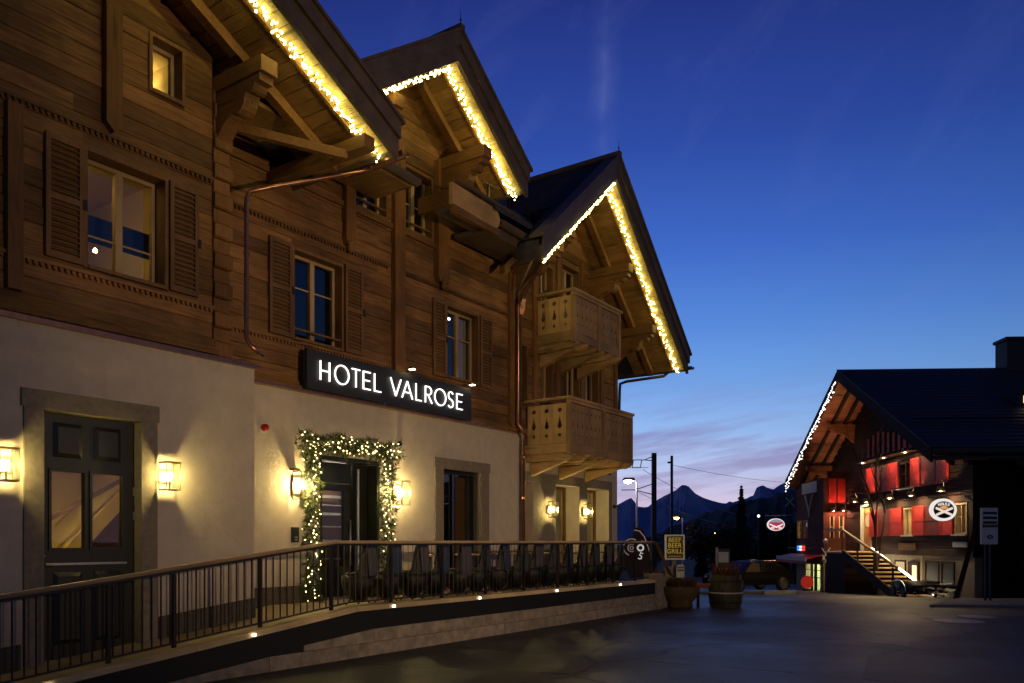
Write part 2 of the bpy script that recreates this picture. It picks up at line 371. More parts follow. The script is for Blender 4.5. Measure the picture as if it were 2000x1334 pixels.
WARM = (1.0, .70, .27, 1); WARM2 = (1.0, .74, .34, 1)
M['bulb'] = emis('fairy bulb', (1.0, .86, .24, 1), 24)
M['bulb2'] = emis('garland bulb', (1.0, .82, .32, 1), 6.5)
M['filament'] = emis('lantern bulb', (1, .74, .25, 1), 620)
M['led'] = emis('white LED', (1, .97, .92, 1), 2.1)
M['glow_soffit'] = wood('bulb lit eave strip', (.50, .36, .16, 1), stretch=(14, 1.2, 14), objvar=.25, var=.25)  # pale tone puts the fairy bulbs' glow into the boards beside them
M['spot'] = emis('step light', (1, .86, .62, 1), 9)
# ------------------------------------------------------------------ ground
def gz(x, y):
    f = CF * x + SF * y
    if f < 22: return 0.0
    if f < 60: return -(f - 22) * .042
    return -1.596 - min(f - 60, 600) * .012
def cw(r, f): return (CF * f + SF * r, SF * f - CF * r)        # right / forward of the viewer -> plan
def sheet(name, fs, r0, r1, dz, m, nr=8, label=None):
    b = B(); vs = []; fc = []
    for f in fs:
        for i in range(nr + 1):
            x, y = cw(r0 + (r1 - r0) * i / nr, f); vs.append((x, y, gz(x, y) + dz))
    for a in range(len(fs) - 1):
        for i in range(nr): fc.append((a * (nr + 1) + i, a * (nr + 1) + i + 1, (a + 1) * (nr + 1) + i + 1, (a + 1) * (nr + 1) + i))
    o = b.add(vs, fc).put(name, m); o['kind'] = 'structure'; return o
sheet('ground', [-200, -60, -10, 0, 22, 30, 40, 50, 60, 120, 300, 660, 4000], -4000, 4000, 0, M['asphalt'], 40)
sheet('meadow', [66, 120, 300, 660, 2500], -900, 900, .004, M['meadow'], 20)

# ------------------------------------------------------------------ hotel
YL, YM, PT = 9.5, 10.2, 4.05
hotel = thing('hotel', 'large timber chalet hotel on the left with white plaster ground floor and three lit gables', 'hotel', (11, 10.2, 0))
def rects_box(rects, y0, y1):
    b = B()
    for r in rects: b.box(r[0], r[1], y0, y1, r[2], r[3])
    return b
b = rects_box(cut([(-4, 7.43, -.8, PT)], (4.55, 5.75, .25, 3.13)), YL, YL + .35)
b.box(7.10, 7.43, YL + .35, YM + .3, -.8, PT)
b.put('plaster_wall', M['plaster'], hotel)
OPEN_R = [(15.22, 15.66, .9, 3.0), (16.62, 17.76, .9, 3.0), (18.15, 19.33, .9, 3.0)]
rs = [(7.43, 19.85, -1.0, PT)]
for h in [(9.28, 10.68, .60, 3.06), (12.42, 13.72, .9, 3.08)] + OPEN_R: rs = cut(rs, h)
b = rects_box(rs, YM, YM + .4)
b.box(19.45, 19.85, YM + .4, 19, -1.5, PT)
b.put('plaster_wall', M['plaster'], hotel)
# dark skirting along the foot of the wall
def fl(x): return .66 if x >= 8.3 else max(-.3, .66 - .109 * (8.3 - x))
b = B()
for x0, x1, y in ((-1, 4.33, YL), (5.93, 7.43, YL)):
    B().prism([(x0, fl(x0) - .2), (x1, fl(x1) - .2), (x1, fl(x1) + .28), (x0, fl(x0) + .28)], 'xz', y - .025, y).put('skirting', M['skirt'], hotel)
for x0, x1 in ((7.46, 9.26), (10.7, 12.2), (13.95, 15.2)): B().box(x0, x1, YM - .025, YM, .5, .93).put('skirting', M['skirt'], hotel)

# ---- timber walls: every squared log a piece
def log_wall(x0, x1, y0, y1, z0, z1, holes, rh=.205, top=None, jog=0):
    z = z0
    while z < z1 - .03:
        zt = min(z + rh, z1); a, c = x0, x1
        if top:
            zm = z + .06
            while a < x1 and top(a) < zm: a += .03
            while c > x0 and top(c) < zm: c -= .03
        rs = [(a, c, z, zt)] if c - a > .05 else []
        for h in holes: rs = cut(rs, h)
        for r in rs:
            # long logs are jointed
            xs = [r[0], r[1]]
            if r[1] - r[0] > 3.4: xs = [r[0], r[0] + (r[1] - r[0]) * random.uniform(.35, .65), r[1]]
            for i in range(len(xs) - 1):
                j = random.uniform(-.016, .004)
                B().plank(xs[i], xs[i + 1], y0 + j, y1, r[2], r[3], min(.011, (r[3] - r[2]) / 3)).put('log_beam', M['log'], hotel)
        z = zt
def frieze(x0, x1, y, z, h=.085, step=.07, deep=.05):
    b = B(); b.box(x0, x1, y - deep, y, z + h * .55, z + h)
    x = x0 + .02
    while x < x1 - .05:
        b.prism([(x, z + h * .55), (x + step * .55, z + h * .55), (x + step * .55, z + h * .2), (x + step * .28, z), (x, z + h * .2)], 'xz', y - deep * .8, y)
        x += step
    return b.put('tooth_frieze', M['log'], hotel)

WL = [(5.04, 6.12, 4.83, 6.26), (5.86, 6.36, 7.27, 8.02)]
g1 = lambda x: 7.20 + .5 * (8.73 - x) if x > 2.5 else 10.3 - .5 * (2.5 - x)
log_wall(2.2, 6.78, YL + .05, YL + .30, 4.36, 9.9, WL, top=lambda x: g1(x) - .02)
B().box(-3.5, 2.2, YL + .05, YL + .3, 4.1, 10).put('gable_wall', M['log'], hotel)
# sill beam with a sloping weather board, corner post with crossing log ends
b = B(); b.prism([(YL - .10, 4.12), (YL - .08, 4.18), (YL + .03, 4.36), (YL + .3, 4.36), (YL + .3, 4.12)], 'yz', -3.5, 6.80); b.put('weather_board', M['log'], hotel)
B().box(-3.5, 7.46, YL - .06, YL + .4, PT, PT + .06).put('copper_flashing', M['copper'], hotel)
z = 4.12; k = 0
while z < 7.55:
    B().plank(6.78, 7.06 - (.03 if k % 2 else 0), YL - .02 + (.03 if k % 2 else 0), YM, z, z + .2, .02).put('corner_log', M['post'], hotel); z += .2; k += 1
for z in (4.70, 6.42): frieze(2.5, 6.78, YL + .045, z)
for x, z0, z1 in ((5.27, 6.62, 8.9), (3.3, 6.6, 9.2)):
    B().prism([(x, z0), (x + .1, z0 - .1), (x + .2, z0), (x + .2, z1), (x, z1)], 'xz', YL - .06, YL + .05).put('upright_post', M['post'], hotel)
for x in (4.30,): B().box(x - .11, x + .05, YL - .04, YL + .05, 4.37, 6.4).put('upright_post', M['post'], hotel)

W1 = (8.68, 9.78, 4.83, 6.3); W2 = (12.51, 13.60, 4.86, 6.32)
A1 = (10.02, 10.86, 7.38, 8.6); A2 = (11.29, 12.12, 7.38, 8.6)
RW = [(15.06, 15.40, 4.7, 6.05), (15.98, 16.46, 4.35, 6.05), (17.06, 17.75, 4.25, 6.05), (17.98, 18.72, 4.25, 6.05), (15.9, 16.5, 6.95, 8.1), (16.85, 17.75, 6.55, 8.35)]
G2A, G2L, G2R = (11.29, 10.11), (8.9, 8.40), (13.47, 8.52)
def tri(A, L, Rr): return lambda x: A[1] + (L[1] - A[1]) * (A[0] - x) / (A[0] - L[0]) if x < A[0] else A[1] + (Rr[1] - A[1]) * (x - A[0]) / (Rr[0] - A[0])
G3A, G3L, G3R = (16.92, 10.05), (13.72, 7.26), (21.12, 6.30)
g2, g3 = tri(G2A, G2L, G2R), tri(G3A, G3L, G3R)
log_wall(7.06, 14.78, YM, YM + .25, PT + .12, 7.62, [W1, W2, A1, A2])
log_wall(9.0, 13.1, YM, YM + .25, 7.62, 10.1, [A1, A2], top=lambda x: g2(x) - .02)
log_wall(14.78, 19.80, YM - .02, YM + .25, PT + .12, 10.0, RW, top=lambda x: g3(x) - .02)
b = B()
for x0, x1 in ((7.44, 14.9), (14.9, 19.86)):
    b.prism([(YM - .09, PT), (YM - .09, PT + .04), (YM - .02, PT + .14), (YM + .3, PT + .14), (YM + .3, PT)], 'yz', x0, x1)
b.put('weather_board', M['log'], hotel)
B().box(7.46, 14.98, YM - .13, YM - .005, PT - .035, PT - .002).put('copper_flashing', M['copper'], hotel)
b = B(); b.box(19.62, 19.82, YM + .25, 19, PT, 7.4); b.put('side_wall', M['log'], hotel)
frieze(7.1, 10.9, YM - .004, 6.53); frieze(11.3, 14.7, YM - .004, 6.53)
frieze(7.1, 8.85, YM - .004, 4.72); frieze(8.85, 10.95, YM - .004, 4.73)
for z0 in (7.28,): B().box(7.1, 12.2, YM - .06, YM, z0, z0 + .09).put('sill_moulding', M['log'], hotel)
for x0, x1, z0, z1, d in ((9.76, 9.98, 6.75, 8.8, .12), (10.97, 11.24, 4.2, 8.9, .11), (12.16, 12.50, 6.75, 8.98, .14), (14.66, 14.86, 4.2, 7.5, .08), (7.08, 7.3, 4.2, 7.5, .05)):
    b = B(); b.prism([(x0, z0), (x0 + .04, z0 - .1), (x1 - .04, z0 - .1), (x1, z0), (x1, z1), (x0, z1)], 'xz', YM - d, YM - .002)
    b.put('upright_post', M['post'], hotel)
    if z0 > 6 and x0 > 9:
        c = B(); c.lathe([(.02, -.12), (.07, -.06), (.05, 0), (.09, .05), (.02, .1)], ((x0 + x1) / 2, YM - d + .02, z0 - .12), 10); c.put('carved_drop', M['post'], hotel, True)
for x in (14.98, 15.7, 16.72, 17.86, 18.9, 19.68):
    B().box(x - .08, x + .08, YM - .07, YM - .022, 4.2, min(8.6, g3(x) - .3)).put('upright_post', M['post'], hotel)

# ---- roofs
def gable_roof(A, L, Rr, Y0, Y1, wall_y, left=True, valley=0):
    th = .46
    for (P, Q, on) in ((A, L, left), (A, Rr, True)):
        if not on: continue
        dx, dz = Q[0] - P[0], Q[1] - P[1]; n = math.hypot(dx, dz)
        P2 = P; Q2 = (Q[0] + dx / n * .04, Q[1] + dz / n * .04)
        yb = 9.25 if valley and dx < 0 else Y1; ext = 12 if dx > 0 else yb
        B().prism([(P2[0], P2[1] + .05), (Q2[0], Q2[1] + .05), (Q2[0], Q2[1] + th - .06), (P2[0], P2[1] + th - .02)], 'xz', Y0 + .075, yb).put('roof_slope', M['slate'], hotel)
        if yb < Y1:
            V = (P2[0] + dx * valley, P2[1] + dz * valley)
            B().prism([(P2[0], P2[1] + .05), (V[0], V[1] + .05), (V[0], V[1] + th - .04), (P2[0], P2[1] + th - .02)], 'xz', yb + .001, Y1).put('roof_slope', M['slate'], hotel)
        B().prism([(P2[0], P2[1] - .06), (Q2[0], Q2[1] - .06), (Q2[0], Q2[1] + .27), (P2[0], P2[1] + .27)], 'xz', Y0, Y0 + .07).put('barge_board', M['fascia'], hotel)
        B().prism([(P2[0], P2[1] + .22), (Q2[0], Q2[1] + .22), (Q2[0], Q2[1] + th), (P2[0], P2[1] + th)], 'xz', Y0 - .05, Y0 - .003).put('barge_board', M['fascia'], hotel)
        s = 1 if dx > 0 else -1
        B().prism([(P2[0], P2[1] + th), (Q2[0] + s * .05, Q2[1] + th - .03), (Q2[0] + s * .05, Q2[1] + th + .02), (P2[0], P2[1] + th + .06)], 'xz', Y0 - .09, Y0 + .25).put('roof_edging', M['fascia'], hotel)
        m = int(n / .185)
        for i in range(m):
            a, c = i / m, (i + 1) / m - .012 / n
            j = random.uniform(-.012, .004)
            B().prism([(P[0] + dx * a, P[1] + dz * a + j), (P[0] + dx * c, P[1] + dz * c + j), (P[0] + dx * c, P[1] + dz * c + .045), (P[0] + dx * a, P[1] + dz * a + .045)], 'xz', Y0 + .43, (9.2 if valley and dx < 0 and c > .6 else wall_y + .1)).put('soffit_board', M['soffit'], hotel)
            B().prism([(P[0] + dx * a, P[1] + dz * a + j - .004), (P[0] + dx * c, P[1] + dz * c + j - .004), (P[0] + dx * c, P[1] + dz * c + .045), (P[0] + dx * a, P[1] + dz * a + .045)], 'xz', Y0 + .07, Y0 + .425).put('eave_strip_board', M['glow_soffit'], hotel)  # paler boards carry the glow of the fairy lights in their colour
        # lath behind the fairy lights, fly rafter half way to the wall
        for yy, wd, hh, nm in ((Y0 + .40, .05, .04, 'light_lath'), (Y0 + (wall_y - Y0) * .66, .14, .17, 'fly_rafter')):
            B().prism([(P[0] + dx * .03, P[1] + dz * .03 - hh), (P[0] + dx * .97, P[1] + dz * .97 - hh), (P[0] + dx * .97, P[1] + dz * .97 - .01), (P[0] + dx * .03, P[1] + dz * .03 - .01)], 'xz', yy, yy + wd).put(nm, M['beam_y'], hotel)
        # closing board under the eave
        B().prism([(Q[0] - s * .06, Q[1] + .02), (Q[0], Q[1] - .02), (Q[0], Q[1] + .3), (Q[0] - s * .06, Q[1] + .3)], 'xz', Y0 + .08, yb).put('eave_board', M['fascia'], hotel)
    B().box(A[0] - .06, A[0] + .06, Y0 - .1, Y1, A[1] + th + .01, A[1] + th + .09).put('ridge_cap', M['fascia'], hotel)
gable_roof((2.5, 10.30), (-3.7, 7.2), (8.73, 7.20), 8.0, 16, YL + .05, left=False)
gable_roof(G2A, G2L, G2R, 8.9, 17, YM)
gable_roof(G3A, G3L, G3R, 8.7, 17, YM - .02, valley=.62)
for i in range(22):
    t0, t1 = i / 22, (i + 1.15) / 22; f = lambda t: (G3A[0] + (G3L[0] - G3A[0]) * t, G3A[1] + (G3L[1] - G3A[1]) * t + .42)
    (xa, za), (xc, zc) = f(t0), f(min(1, t1)); yb = 17 if t1 < .62 else 9.24
    B().prism([(xa, za + .004), (xc, zc + .03), (xc, zc + .05), (xa, za + .024)], 'xz', 8.64, yb).put('roof_course', M['slate'], hotel)
def console(x, y_tip, y_wall, ztop, drop, wd=.2):
    """purlin end on a scalloped carved bracket"""
    L = y_wall - y_tip
    B().box(x - wd / 2, x + wd / 2, y_tip, y_wall + .1, ztop - .2, ztop).put('purlin', M['beam_y'], hotel)
    p = [(y_wall, ztop - .205), (y_tip + .06, ztop - .205), (y_tip + .06, ztop - .30)]
    for t in range(7):
        a = math.pi * t / 6; p.append((y_tip + .16 + L * .14 * (1 - math.cos(a)) / 2 + .0, ztop - .30 - .14 * drop * math.sin(a) - .1 * t / 6 * drop))
    for t in range(7):
        a = math.pi * t / 6; p.append((y_tip + .16 + L * (.2 + .22 * (1 - math.cos(a)) / 2), ztop - .38 - .1 * drop - .22 * drop * math.sin(a) - .25 * t / 6 * drop))
    for t in range(6):
        a = t / 5; p.append((y_tip + .16 + L * (.46 + a * .38), ztop - .40 - drop * (.38 + .62 * a ** 1.6)))
    p.append((y_wall, ztop - .40 - drop))
    B().prism(p, 'yz', x - wd * .42, x + wd * .42).put('carved_bracket', M['beam_y'], hotel)
console(12.33, 9.02, YM - .12, 9.0, .62, .24)
console(10.0, 9.1, YM - .1, 8.95, .5, .2)
console(6.92, 8.55, YL + .05, 7.86, .5, .26); console(4.4, 8.6, YL + .05, 9.05, .4, .22)
console(18.35, 9.05, YM - .02, 8.5, .55, .24); console(15.5, 9.05, YM - .02, 8.5, .5, .22); console(19.72, 9.05, YM - .02, 7.28, .5, .22); console(14.95, 9.0, YM - .02, 8.0, .45, .2)
# under-eave beam of gable one and its brace back to the corner
B().box(8.20, 8.40, 8.12, 10.2, 7.12, 7.30).put('purlin', M['beam_y'], hotel)
B().bar((8.25, 8.5, 7.10), (7.05, 9.5, 7.30), .10, .12).put('brace', M['beam_y'], hotel)
# main eave between the gables: boxed timber, gutter
b = B(); b.prism([(11.52, 7.72), (12.86, 7.68), (12.97, 7.76), (13.0, 7.88), (12.95, 8.0), (12.85, 8.06), (11.52, 8.10)], 'xz', 9.22, 9.30); b.put('eave_cheek', M['larch'], hotel)
B().box(12.62, 14.62, 9.30, YM - .15, 7.58, 7.66).put('eave_soffit', M['fascia'], hotel)  # dark fascia colour stands for the shade under this eave
B().box(11.54, 12.61, 9.301, 9.62, 7.62, 7.69).put('eave_soffit', M['fascia'], hotel)  # same dark colour in place of eave shade
B().box(11.54, 11.60, 9.301, YM - .15, 7.70, 8.0).put('eave_end', M['log'], hotel)
B().box(11.54, 12.95, 9.20, 9.295, 7.56, 7.68).put('eave_batten', M['log'], hotel)
B().box(12.96, 14.66, 9.305, 9.36, 7.60, 7.98).put('eave_fascia', M['fascia'], hotel)
def gutter(p, q, r=.085):
    p = Vector(p); q = Vector(q); d = (q - p).normalized(); s = d.cross(Vector((0, 0, 1))).normalized(); b = B()
    n = 9; vs = []; fs = []
    for c in (p, q):
        for k in range(n + 1):
            a = math.pi * k / n; vs.append(c - s * math.cos(a) * r - Vector((0, 0, math.sin(a) * r)))
        for k in range(n, -1, -1):
            a = math.pi * k / n; vs.append(c - s * math.cos(a) * r * .88 - Vector((0, 0, math.sin(a) * r * .88)))
    m = 2 * n + 2
    for k in range(m): fs.append((k, (k + 1) % m, m + (k + 1) % m, m + k))
    b.add(vs, fs + [tuple(range(m)), tuple(range(2 * m - 1, m - 1, -1))]); return b
P = [(12.75, 9.16), (14.75, 9.16), (14.75, 10.3), (16.7, 11.6), (16.7, 13), (12.75, 13)]; n = len(P); zf = lambda y: 8.0 + .85 * (y - 9.16)
B().add([(x, y, zf(y)) for x, y in P] + [(x, y, zf(y) + .1) for x, y in P], [tuple(range(n)), tuple(range(2 * n - 1, n - 1, -1))] + [(k, (k + 1) % n, n + (k + 1) % n, n + k) for k in range(n)]).put('roof_slope', M['slate'], hotel)
gutter((12.98, 9.21, 7.86), (14.7, 9.21, 7.80), .10).put('gutter', M['fascia'], hotel)
gutter((11.56, 9.19, 8.17), (13.6, 9.19, 8.14), .045).put('gutter', M['fascia'], hotel)
B().box(7.3, 10.45, 9.24, YM - .1, 7.62, 7.68).put('eave_soffit', M['soffit'], hotel)
B().prism([(9.24, 7.69), (9.24, 7.86), (YM + .3, 8.5), (YM + .3, 7.69)], 'yz', 8.92, 10.42).put('eave_box', M['fascia'], hotel)
gutter((8.8, 9.16, 7.78), (10.5, 9.16, 7.72), .10).put('gutter', M['fascia'], hotel)
gutter((8.86, 7.95, 7.25), (8.86, 9.2, 7.22), .085).put('gutter', M['copper'], hotel)
gutter((21.25, 8.6, 6.42), (21.25, 12, 6.42), .085).put('gutter', M['fascia'], hotel)
# downpipes
B().tube([(8.82, 8.62, 7.16), (8.72, 8.66, 7.10), (7.55, 9.25, 6.60), (7.26, 9.38, 6.46), (7.22, 9.40, 6.36), (7.22, 9.40, 4.44), (7.24, 9.36, 4.34), (7.42, 9.30, 4.20)], .030, 10).put('downpipe', M['copper'], hotel, True)
B().tube([(14.72, 9.25, 7.74), (14.75, 9.35, 7.55), (14.82, 9.95, 6.95), (14.86, 10.06, 6.8), (14.86, 10.06, 4.2), (14.9, 10.0, 4.1), (15.06, 9.98, 3.95), (15.1, 10.08, 3.82), (15.1, 10.08, .7)], .045, 10).put('downpipe', M['copper'], hotel, True)
B().tube([(14.4, 9.3, 7.7), (14.6, 9.9, 7.0), (14.97, 10.06, 6.75), (14.97, 10.06, 4.25)], .032, 8).put('downpipe', M['fascia'], hotel, True)
B().lathe([(.04, -.18), (.10, -.06), (.11, .1), (.12, .12), (.12, .15)], (14.97, 10.04, 6.8), 4).put('rainwater_head', M['copper'], hotel)
B().tube([(21.22, 9.3, 6.35), (21.1, 9.4, 6.22), (20.1, 10.05, 5.98), (19.93, 10.15, 5.9), (19.92, 10.16, 5.7), (19.92, 10.2, 4.2)], .04, 8).put('downpipe', M['iron'], hotel, True)
for z in (1.4, 2.6, 3.5): B().lathe([(.06, -.02), (.06, .02)], (15.1, 10.08, z), 10).put('pipe_clip', M['copper'], hotel)
for z in (4.9, 5.6): B().lathe([(.04, -.02), (.04, .02)], (7.22, 9.40, z), 10).put('pipe_clip', M['copper'], hotel)
# finials, snow guard
for x, y, z in ((11.29, 8.85, 10.62), (16.92, 8.65, 10.56)):
    B().lathe([(.015, 0), (.008, .10), (.022, .13), (.006, .16), (.003, .30)], (x, y, z), 8).put('finial', M['iron'], hotel)
b = B()
for dz in (.12, .25): b.tube([(8.78, 9.2, 8.95 + dz), (8.78, 13.0, 8.95 + dz)], .02, 6)
for yy in (9.45, 10.4, 11.4, 12.4): b.box(8.75, 8.81, yy, yy + .04, 8.75, 9.24)
b.put('snow_guard', M['iron'], hotel)
b = B()
for (y, z) in ((9.5, 8.36), (9.9, 8.70)):
    b.tube([(12.8, y, z + .30), (14.9, y, z + .30)], .018, 6)
    for x in (13.0, 13.7, 14.4): b.box(x - .02, x + .02, y - .02, y + .02, z - .1, z + .31)
b.put('snow_guard', M['iron'], hotel)

# ---- windows with shutters
def window(x0, x1, z0, z1, yf, room='dark', bars=(), dep=.2, rail=False, mullion=True):
    c = B()
    for r in ((x0, x0 + .045, z0, z1), (x1 - .045, x1, z0, z1)): c.box(r[0], r[1], yf - .035, yf + dep + .05, r[2], r[3])
    c.box(x0 + .046, x1 - .046, yf - .035, yf + dep + .05, z1 - .05, z1); c.box(x0 + .046, x1 - .046, yf - .05, yf + dep + .05, z0, z0 + .045)
    c.put('window_casing', M['casing'], hotel)
    a0, a1, b0, b1 = x0 + .047, x1 - .047, z0 + .047, z1 - .052
    fr = B(); y0, y1 = yf + dep - .06, yf + dep
    w_ = .05
    fr.box(a0, a0 + w_, y0, y1, b0, b1).box(a1 - w_, a1, y0, y1, b0, b1).box(a0 + w_ + .001, a1 - w_ - .001, y0, y1, b0, b0 + w_).box(a0 + w_ + .001, a1 - w_ - .001, y0, y1, b1 - w_, b1)
    xm = (a0 + a1) / 2
    if mullion: fr.box(xm - .045, xm + .045, y0 - .012, y1, b0 + w_ + .001, b1 - w_ - .001)
    f = fr.put('window_frame', M['frame'], hotel)
    spans = [(a0 + w_, xm - .045), (xm + .045, a1 - w_)] if mullion else [(a0 + w_, a1 - w_)]
    for s0, s1 in spans:
        B().box(s0, s1, y1 - .03, y1 - .024, b0 + w_, b1 - w_).put('pane', M['glass'], f)
        for bz in bars:
            B().box(s0, s1, y1 - .036, y1 - .018, b0 + (b1 - b0) * bz - .011, b0 + (b1 - b0) * bz + .011).put('glazing_bar', M['frame'], f)
    if rail:
        B().box(x0 + .05, x1 - .05, yf - .01, yf + .03, z0 + .17, z0 + .20).put('guard_rail', M['casing'], hotel)
    rb = B(); X0, X1, Y0, Y1, Z0, Z1 = x0 - .25, x1 + .25, yf + dep + .06, yf + dep + 2.2, z0 - .3, z1 + .18
    rb.add([(X0, Y0, Z0), (X1, Y0, Z0), (X1, Y1, Z0), (X0, Y1, Z0), (X0, Y0, Z1), (X1, Y0, Z1), (X1, Y1, Z1), (X0, Y1, Z1)], [(0, 3, 2, 1), (4, 5, 6, 7), (1, 2, 6, 5), (2, 3, 7, 6), (3, 0, 4, 7)])
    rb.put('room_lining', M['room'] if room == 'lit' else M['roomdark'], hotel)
    return f
def shutter(x0, x1, z0, z1, yf):
    b = B(); t = .045; fw_ = .055; y0 = yf - t - .02; y1 = yf - .02
    b.box(x0, x0 + fw_, y0, y1, z0, z1).box(x1 - fw_, x1, y0, y1, z0, z1)
    for za, zb in ((z0, z0 + .07), ((z0 + z1) / 2 - .035, (z0 + z1) / 2 + .035), (z1 - .07, z1)): b.box(x0 + fw_ + .001, x1 - fw_ - .001, y0 + .002, y1, za, zb)
    s = b.put('shutter', M['shutter'], hotel)
    me = B().prism([(-.028, -.004), (.006, .034), (.012, .028), (-.022, -.010)], 'yz', x0 + fw_ + .002, x1 - fw_ - .002).mesh('slat', M['shutter'])
    off = OFF[hotel.name]
    for za, zb in ((z0 + .08, (z0 + z1) / 2 - .04), ((z0 + z1) / 2 + .04, z1 - .08)):
        n = int((zb - za) / .062)
        for i in range(n):
            o = bpy.data.objects.new('slat', me); COL.objects.link(o); o.parent = s
            o.location = (-off[0], (y0 + y1) / 2 - off[1], za + (i + .35) * (zb - za) / n - off[2])
    c = B(); c.box(x0 + fw_ - .01, x1 - fw_ + .01, y1 - .006, y1 - .001, z0 + .05, z1 - .05); c.put('backing', M['shutter'], s)
    # iron hinge
    B().box(x1 - .02, x1 + .03, y0 - .008, y0 - .001, (z0 + z1) / 2 - .06, (z0 + z1) / 2 + .06).put('hinge', M['iron'], s)
    return s
window(*WL[0], YL + .05, 'lit', (.32,), .24)
window(*WL[1], YL + .05, 'lit', (), .2, mullion=False)
window(*W1, YM, 'dark', (.62,), rail=True); window(*W2, YM, 'lit2', (.62,))
window(*A1, YM, 'dark', (.5,), rail=True); window(*A2, YM, 'dark', (.5,), rail=True)
for i, r in enumerate(RW): window(*r, YM - .02, 'dark', (.5,), mullion=r[1] - r[0] > .55)
for x0, x1, y in ((4.60, 5.03, YL + .05), (6.13, 6.54, YL + .05), (8.22, 8.66, YM), (9.80, 10.22, YM), (12.10, 12.49, YM), (13.62, 14.04, YM)):
    shutter(x0, x1, 4.84, 6.32 if y == YM else 6.24, y)
# lamps inside the lit rooms
M['roomlamp'] = emis('room lamp', (1, .70, .22, 1), 42.0)
for x, y, z, r in ((5.76, 10.6, 5.43, .025), (4.92, 10.25, 6.30, .10), (6.45, 10.6, 7.95, .07)):
    B().lathe([(r, 0), (r, .03), (r * .4, .05)], (x, y, z), 12).put('ceiling_lamp', M['roomlamp'], hotel)
M['curtain'] = mat('net curtain', (.42, .36, .27, 1), rough=.9)
M['curtain2'] = mat('brown curtain', (.20, .10, .045, 1), rough=.9)
def curtain(x0, x1, y, z0, z1, m, amp=.03, n=40, waves=7):
    vs = []; fs = []
    for i in range(n + 1):
        t = i / n; yy = y + amp * math.sin(t * waves * 2 * math.pi) + amp * .4 * math.sin(t * waves * 5.1 + 1)
        vs += [(x0 + (x1 - x0) * t, yy, z0), (x0 + (x1 - x0) * t + .01 * math.sin(i), yy, z1)]
    for i in range(n): fs.append((2 * i, 2 * i + 2, 2 * i + 3, 2 * i + 1))
    return B().add(vs, fs).put('curtain', m, hotel, True)
curtain(13.25, 13.6, YM + .30, 4.7, 6.4, M['curtain']); curtain(12.5, 12.72, YM + .30, 4.7, 6.4, M['curtain'])
B().box(4.85, 6.35, 10.12, 10.16, 5.38, 5.70).put('navy_band', mat('navy band', (.02, .028, .09, 1), rough=.9), hotel)  # plain navy bar across the room behind the panes
M['blind'] = mat('blue roller blind', (.03, .035, .07, 1), rough=.9)
B().box(12.95, 13.2, YM + .42, YM + .46, 6.2, 6.24).put('ceiling_lamp', emis('room tube lamp', (1, .85, .7, 1), 5), hotel)

# ---- doors, ground floor windows, stone surrounds
def surround(x0, x1, z0, z1, jw, hh, y, ear=0.0):
    b = B()
    b.box(x0 - jw, x0, y - .03, y - .002, z0, z1).box(x1, x1 + jw, y - .03, y - .002, z0, z1)
    b.box(x0 - jw - ear, x1 + jw + ear, y - .035, y - .001, z1, z1 + hh)
    b.box(x0, x0 + .012, y - .03, y + .14, z0, z1).box(x1 - .012, x1, y - .03, y + .14, z0, z1).box(x0 + .0125, x1 - .0125, y - .03, y + .14, z1 - .012, z1 - .0005)
    return b.put('stone_surround', M['stone'], hotel)
surround(4.56, 5.74, .25, 3.12, .20, .20, YL, .025)
yd = YL + .13
def dr(x0, x1, z0, z1, y0, y1): return B().box(x0, x1, y0, y1, z0, z1)
d = rects_box(cut(cut([(4.575, 5.725, .28, 3.10)], (4.72, 5.10, 1.56, 2.44)), (5.19, 5.57, 1.56, 2.44)), yd, yd + .06).put('door', M['paint_dark'], hotel)
for x0 in (4.72, 5.19):
    x1 = x0 + .38
    B().box(x0, x1, yd + .025, yd + .031, 1.56, 2.44).put('pane', M['glass'], d)
    m_ = B()
    for r in ((x0 - .03, x0, 1.53, 2.47), (x1, x1 + .03, 1.53, 2.47)): m_.prism([(yd, 0), (yd - .025, .01), (yd - .005, .03), (yd, .03)], 'yz', 0, 0) if False else m_.box(r[0], r[1], yd - .022, yd - .001, r[2], r[3])
    m_.box(x0, x1, yd - .022, yd - .001, 2.44, 2.47).box(x0, x1, yd - .03, yd - .001, 1.53, 1.56)
    m_.put('glass_moulding', M['paint_dark'], d)
    for z0, z1 in ((2.60, 3.0), (.45, 1.28)):
        p_ = B(); xa, xb = x0 + .02, x1 - .02
        p_.add([(xa, yd - .001, z0), (xb, yd - .001, z0), (xb, yd - .001, z1), (xa, yd - .001, z1), (xa + .05, yd - .03, z0 + .05), (xb - .05, yd - .03, z0 + .05), (xb - .05, yd - .03, z1 - .05), (xa + .05, yd - .03, z1 - .05)],
               [(0, 1, 5, 4), (1, 2, 6, 5), (2, 3, 7, 6), (3, 0, 4, 7), (4, 5, 6, 7)]); p_.put('raised_panel', M['paint_dark'], d)
B().box(4.66, 5.62, yd - .016, yd - .001, 1.36, 1.385).put('kick_rail', M['steel'], d)
B().lathe([(.02, 0), (.02, .012)], (4.64, yd - .01, 1.46), 10).put('lock', M['steel'], d)
B().tube([(4.64, yd, 1.36), (4.64, yd - .05, 1.36), (4.74, yd - .05, 1.355)], .012, 8).put('handle', M['brass'], d)
for z in (1.9, 2.2): B().box(5.705, 5.73, yd - .018, yd - .002, z, z + .10).put('hinge', M['steel'], d)
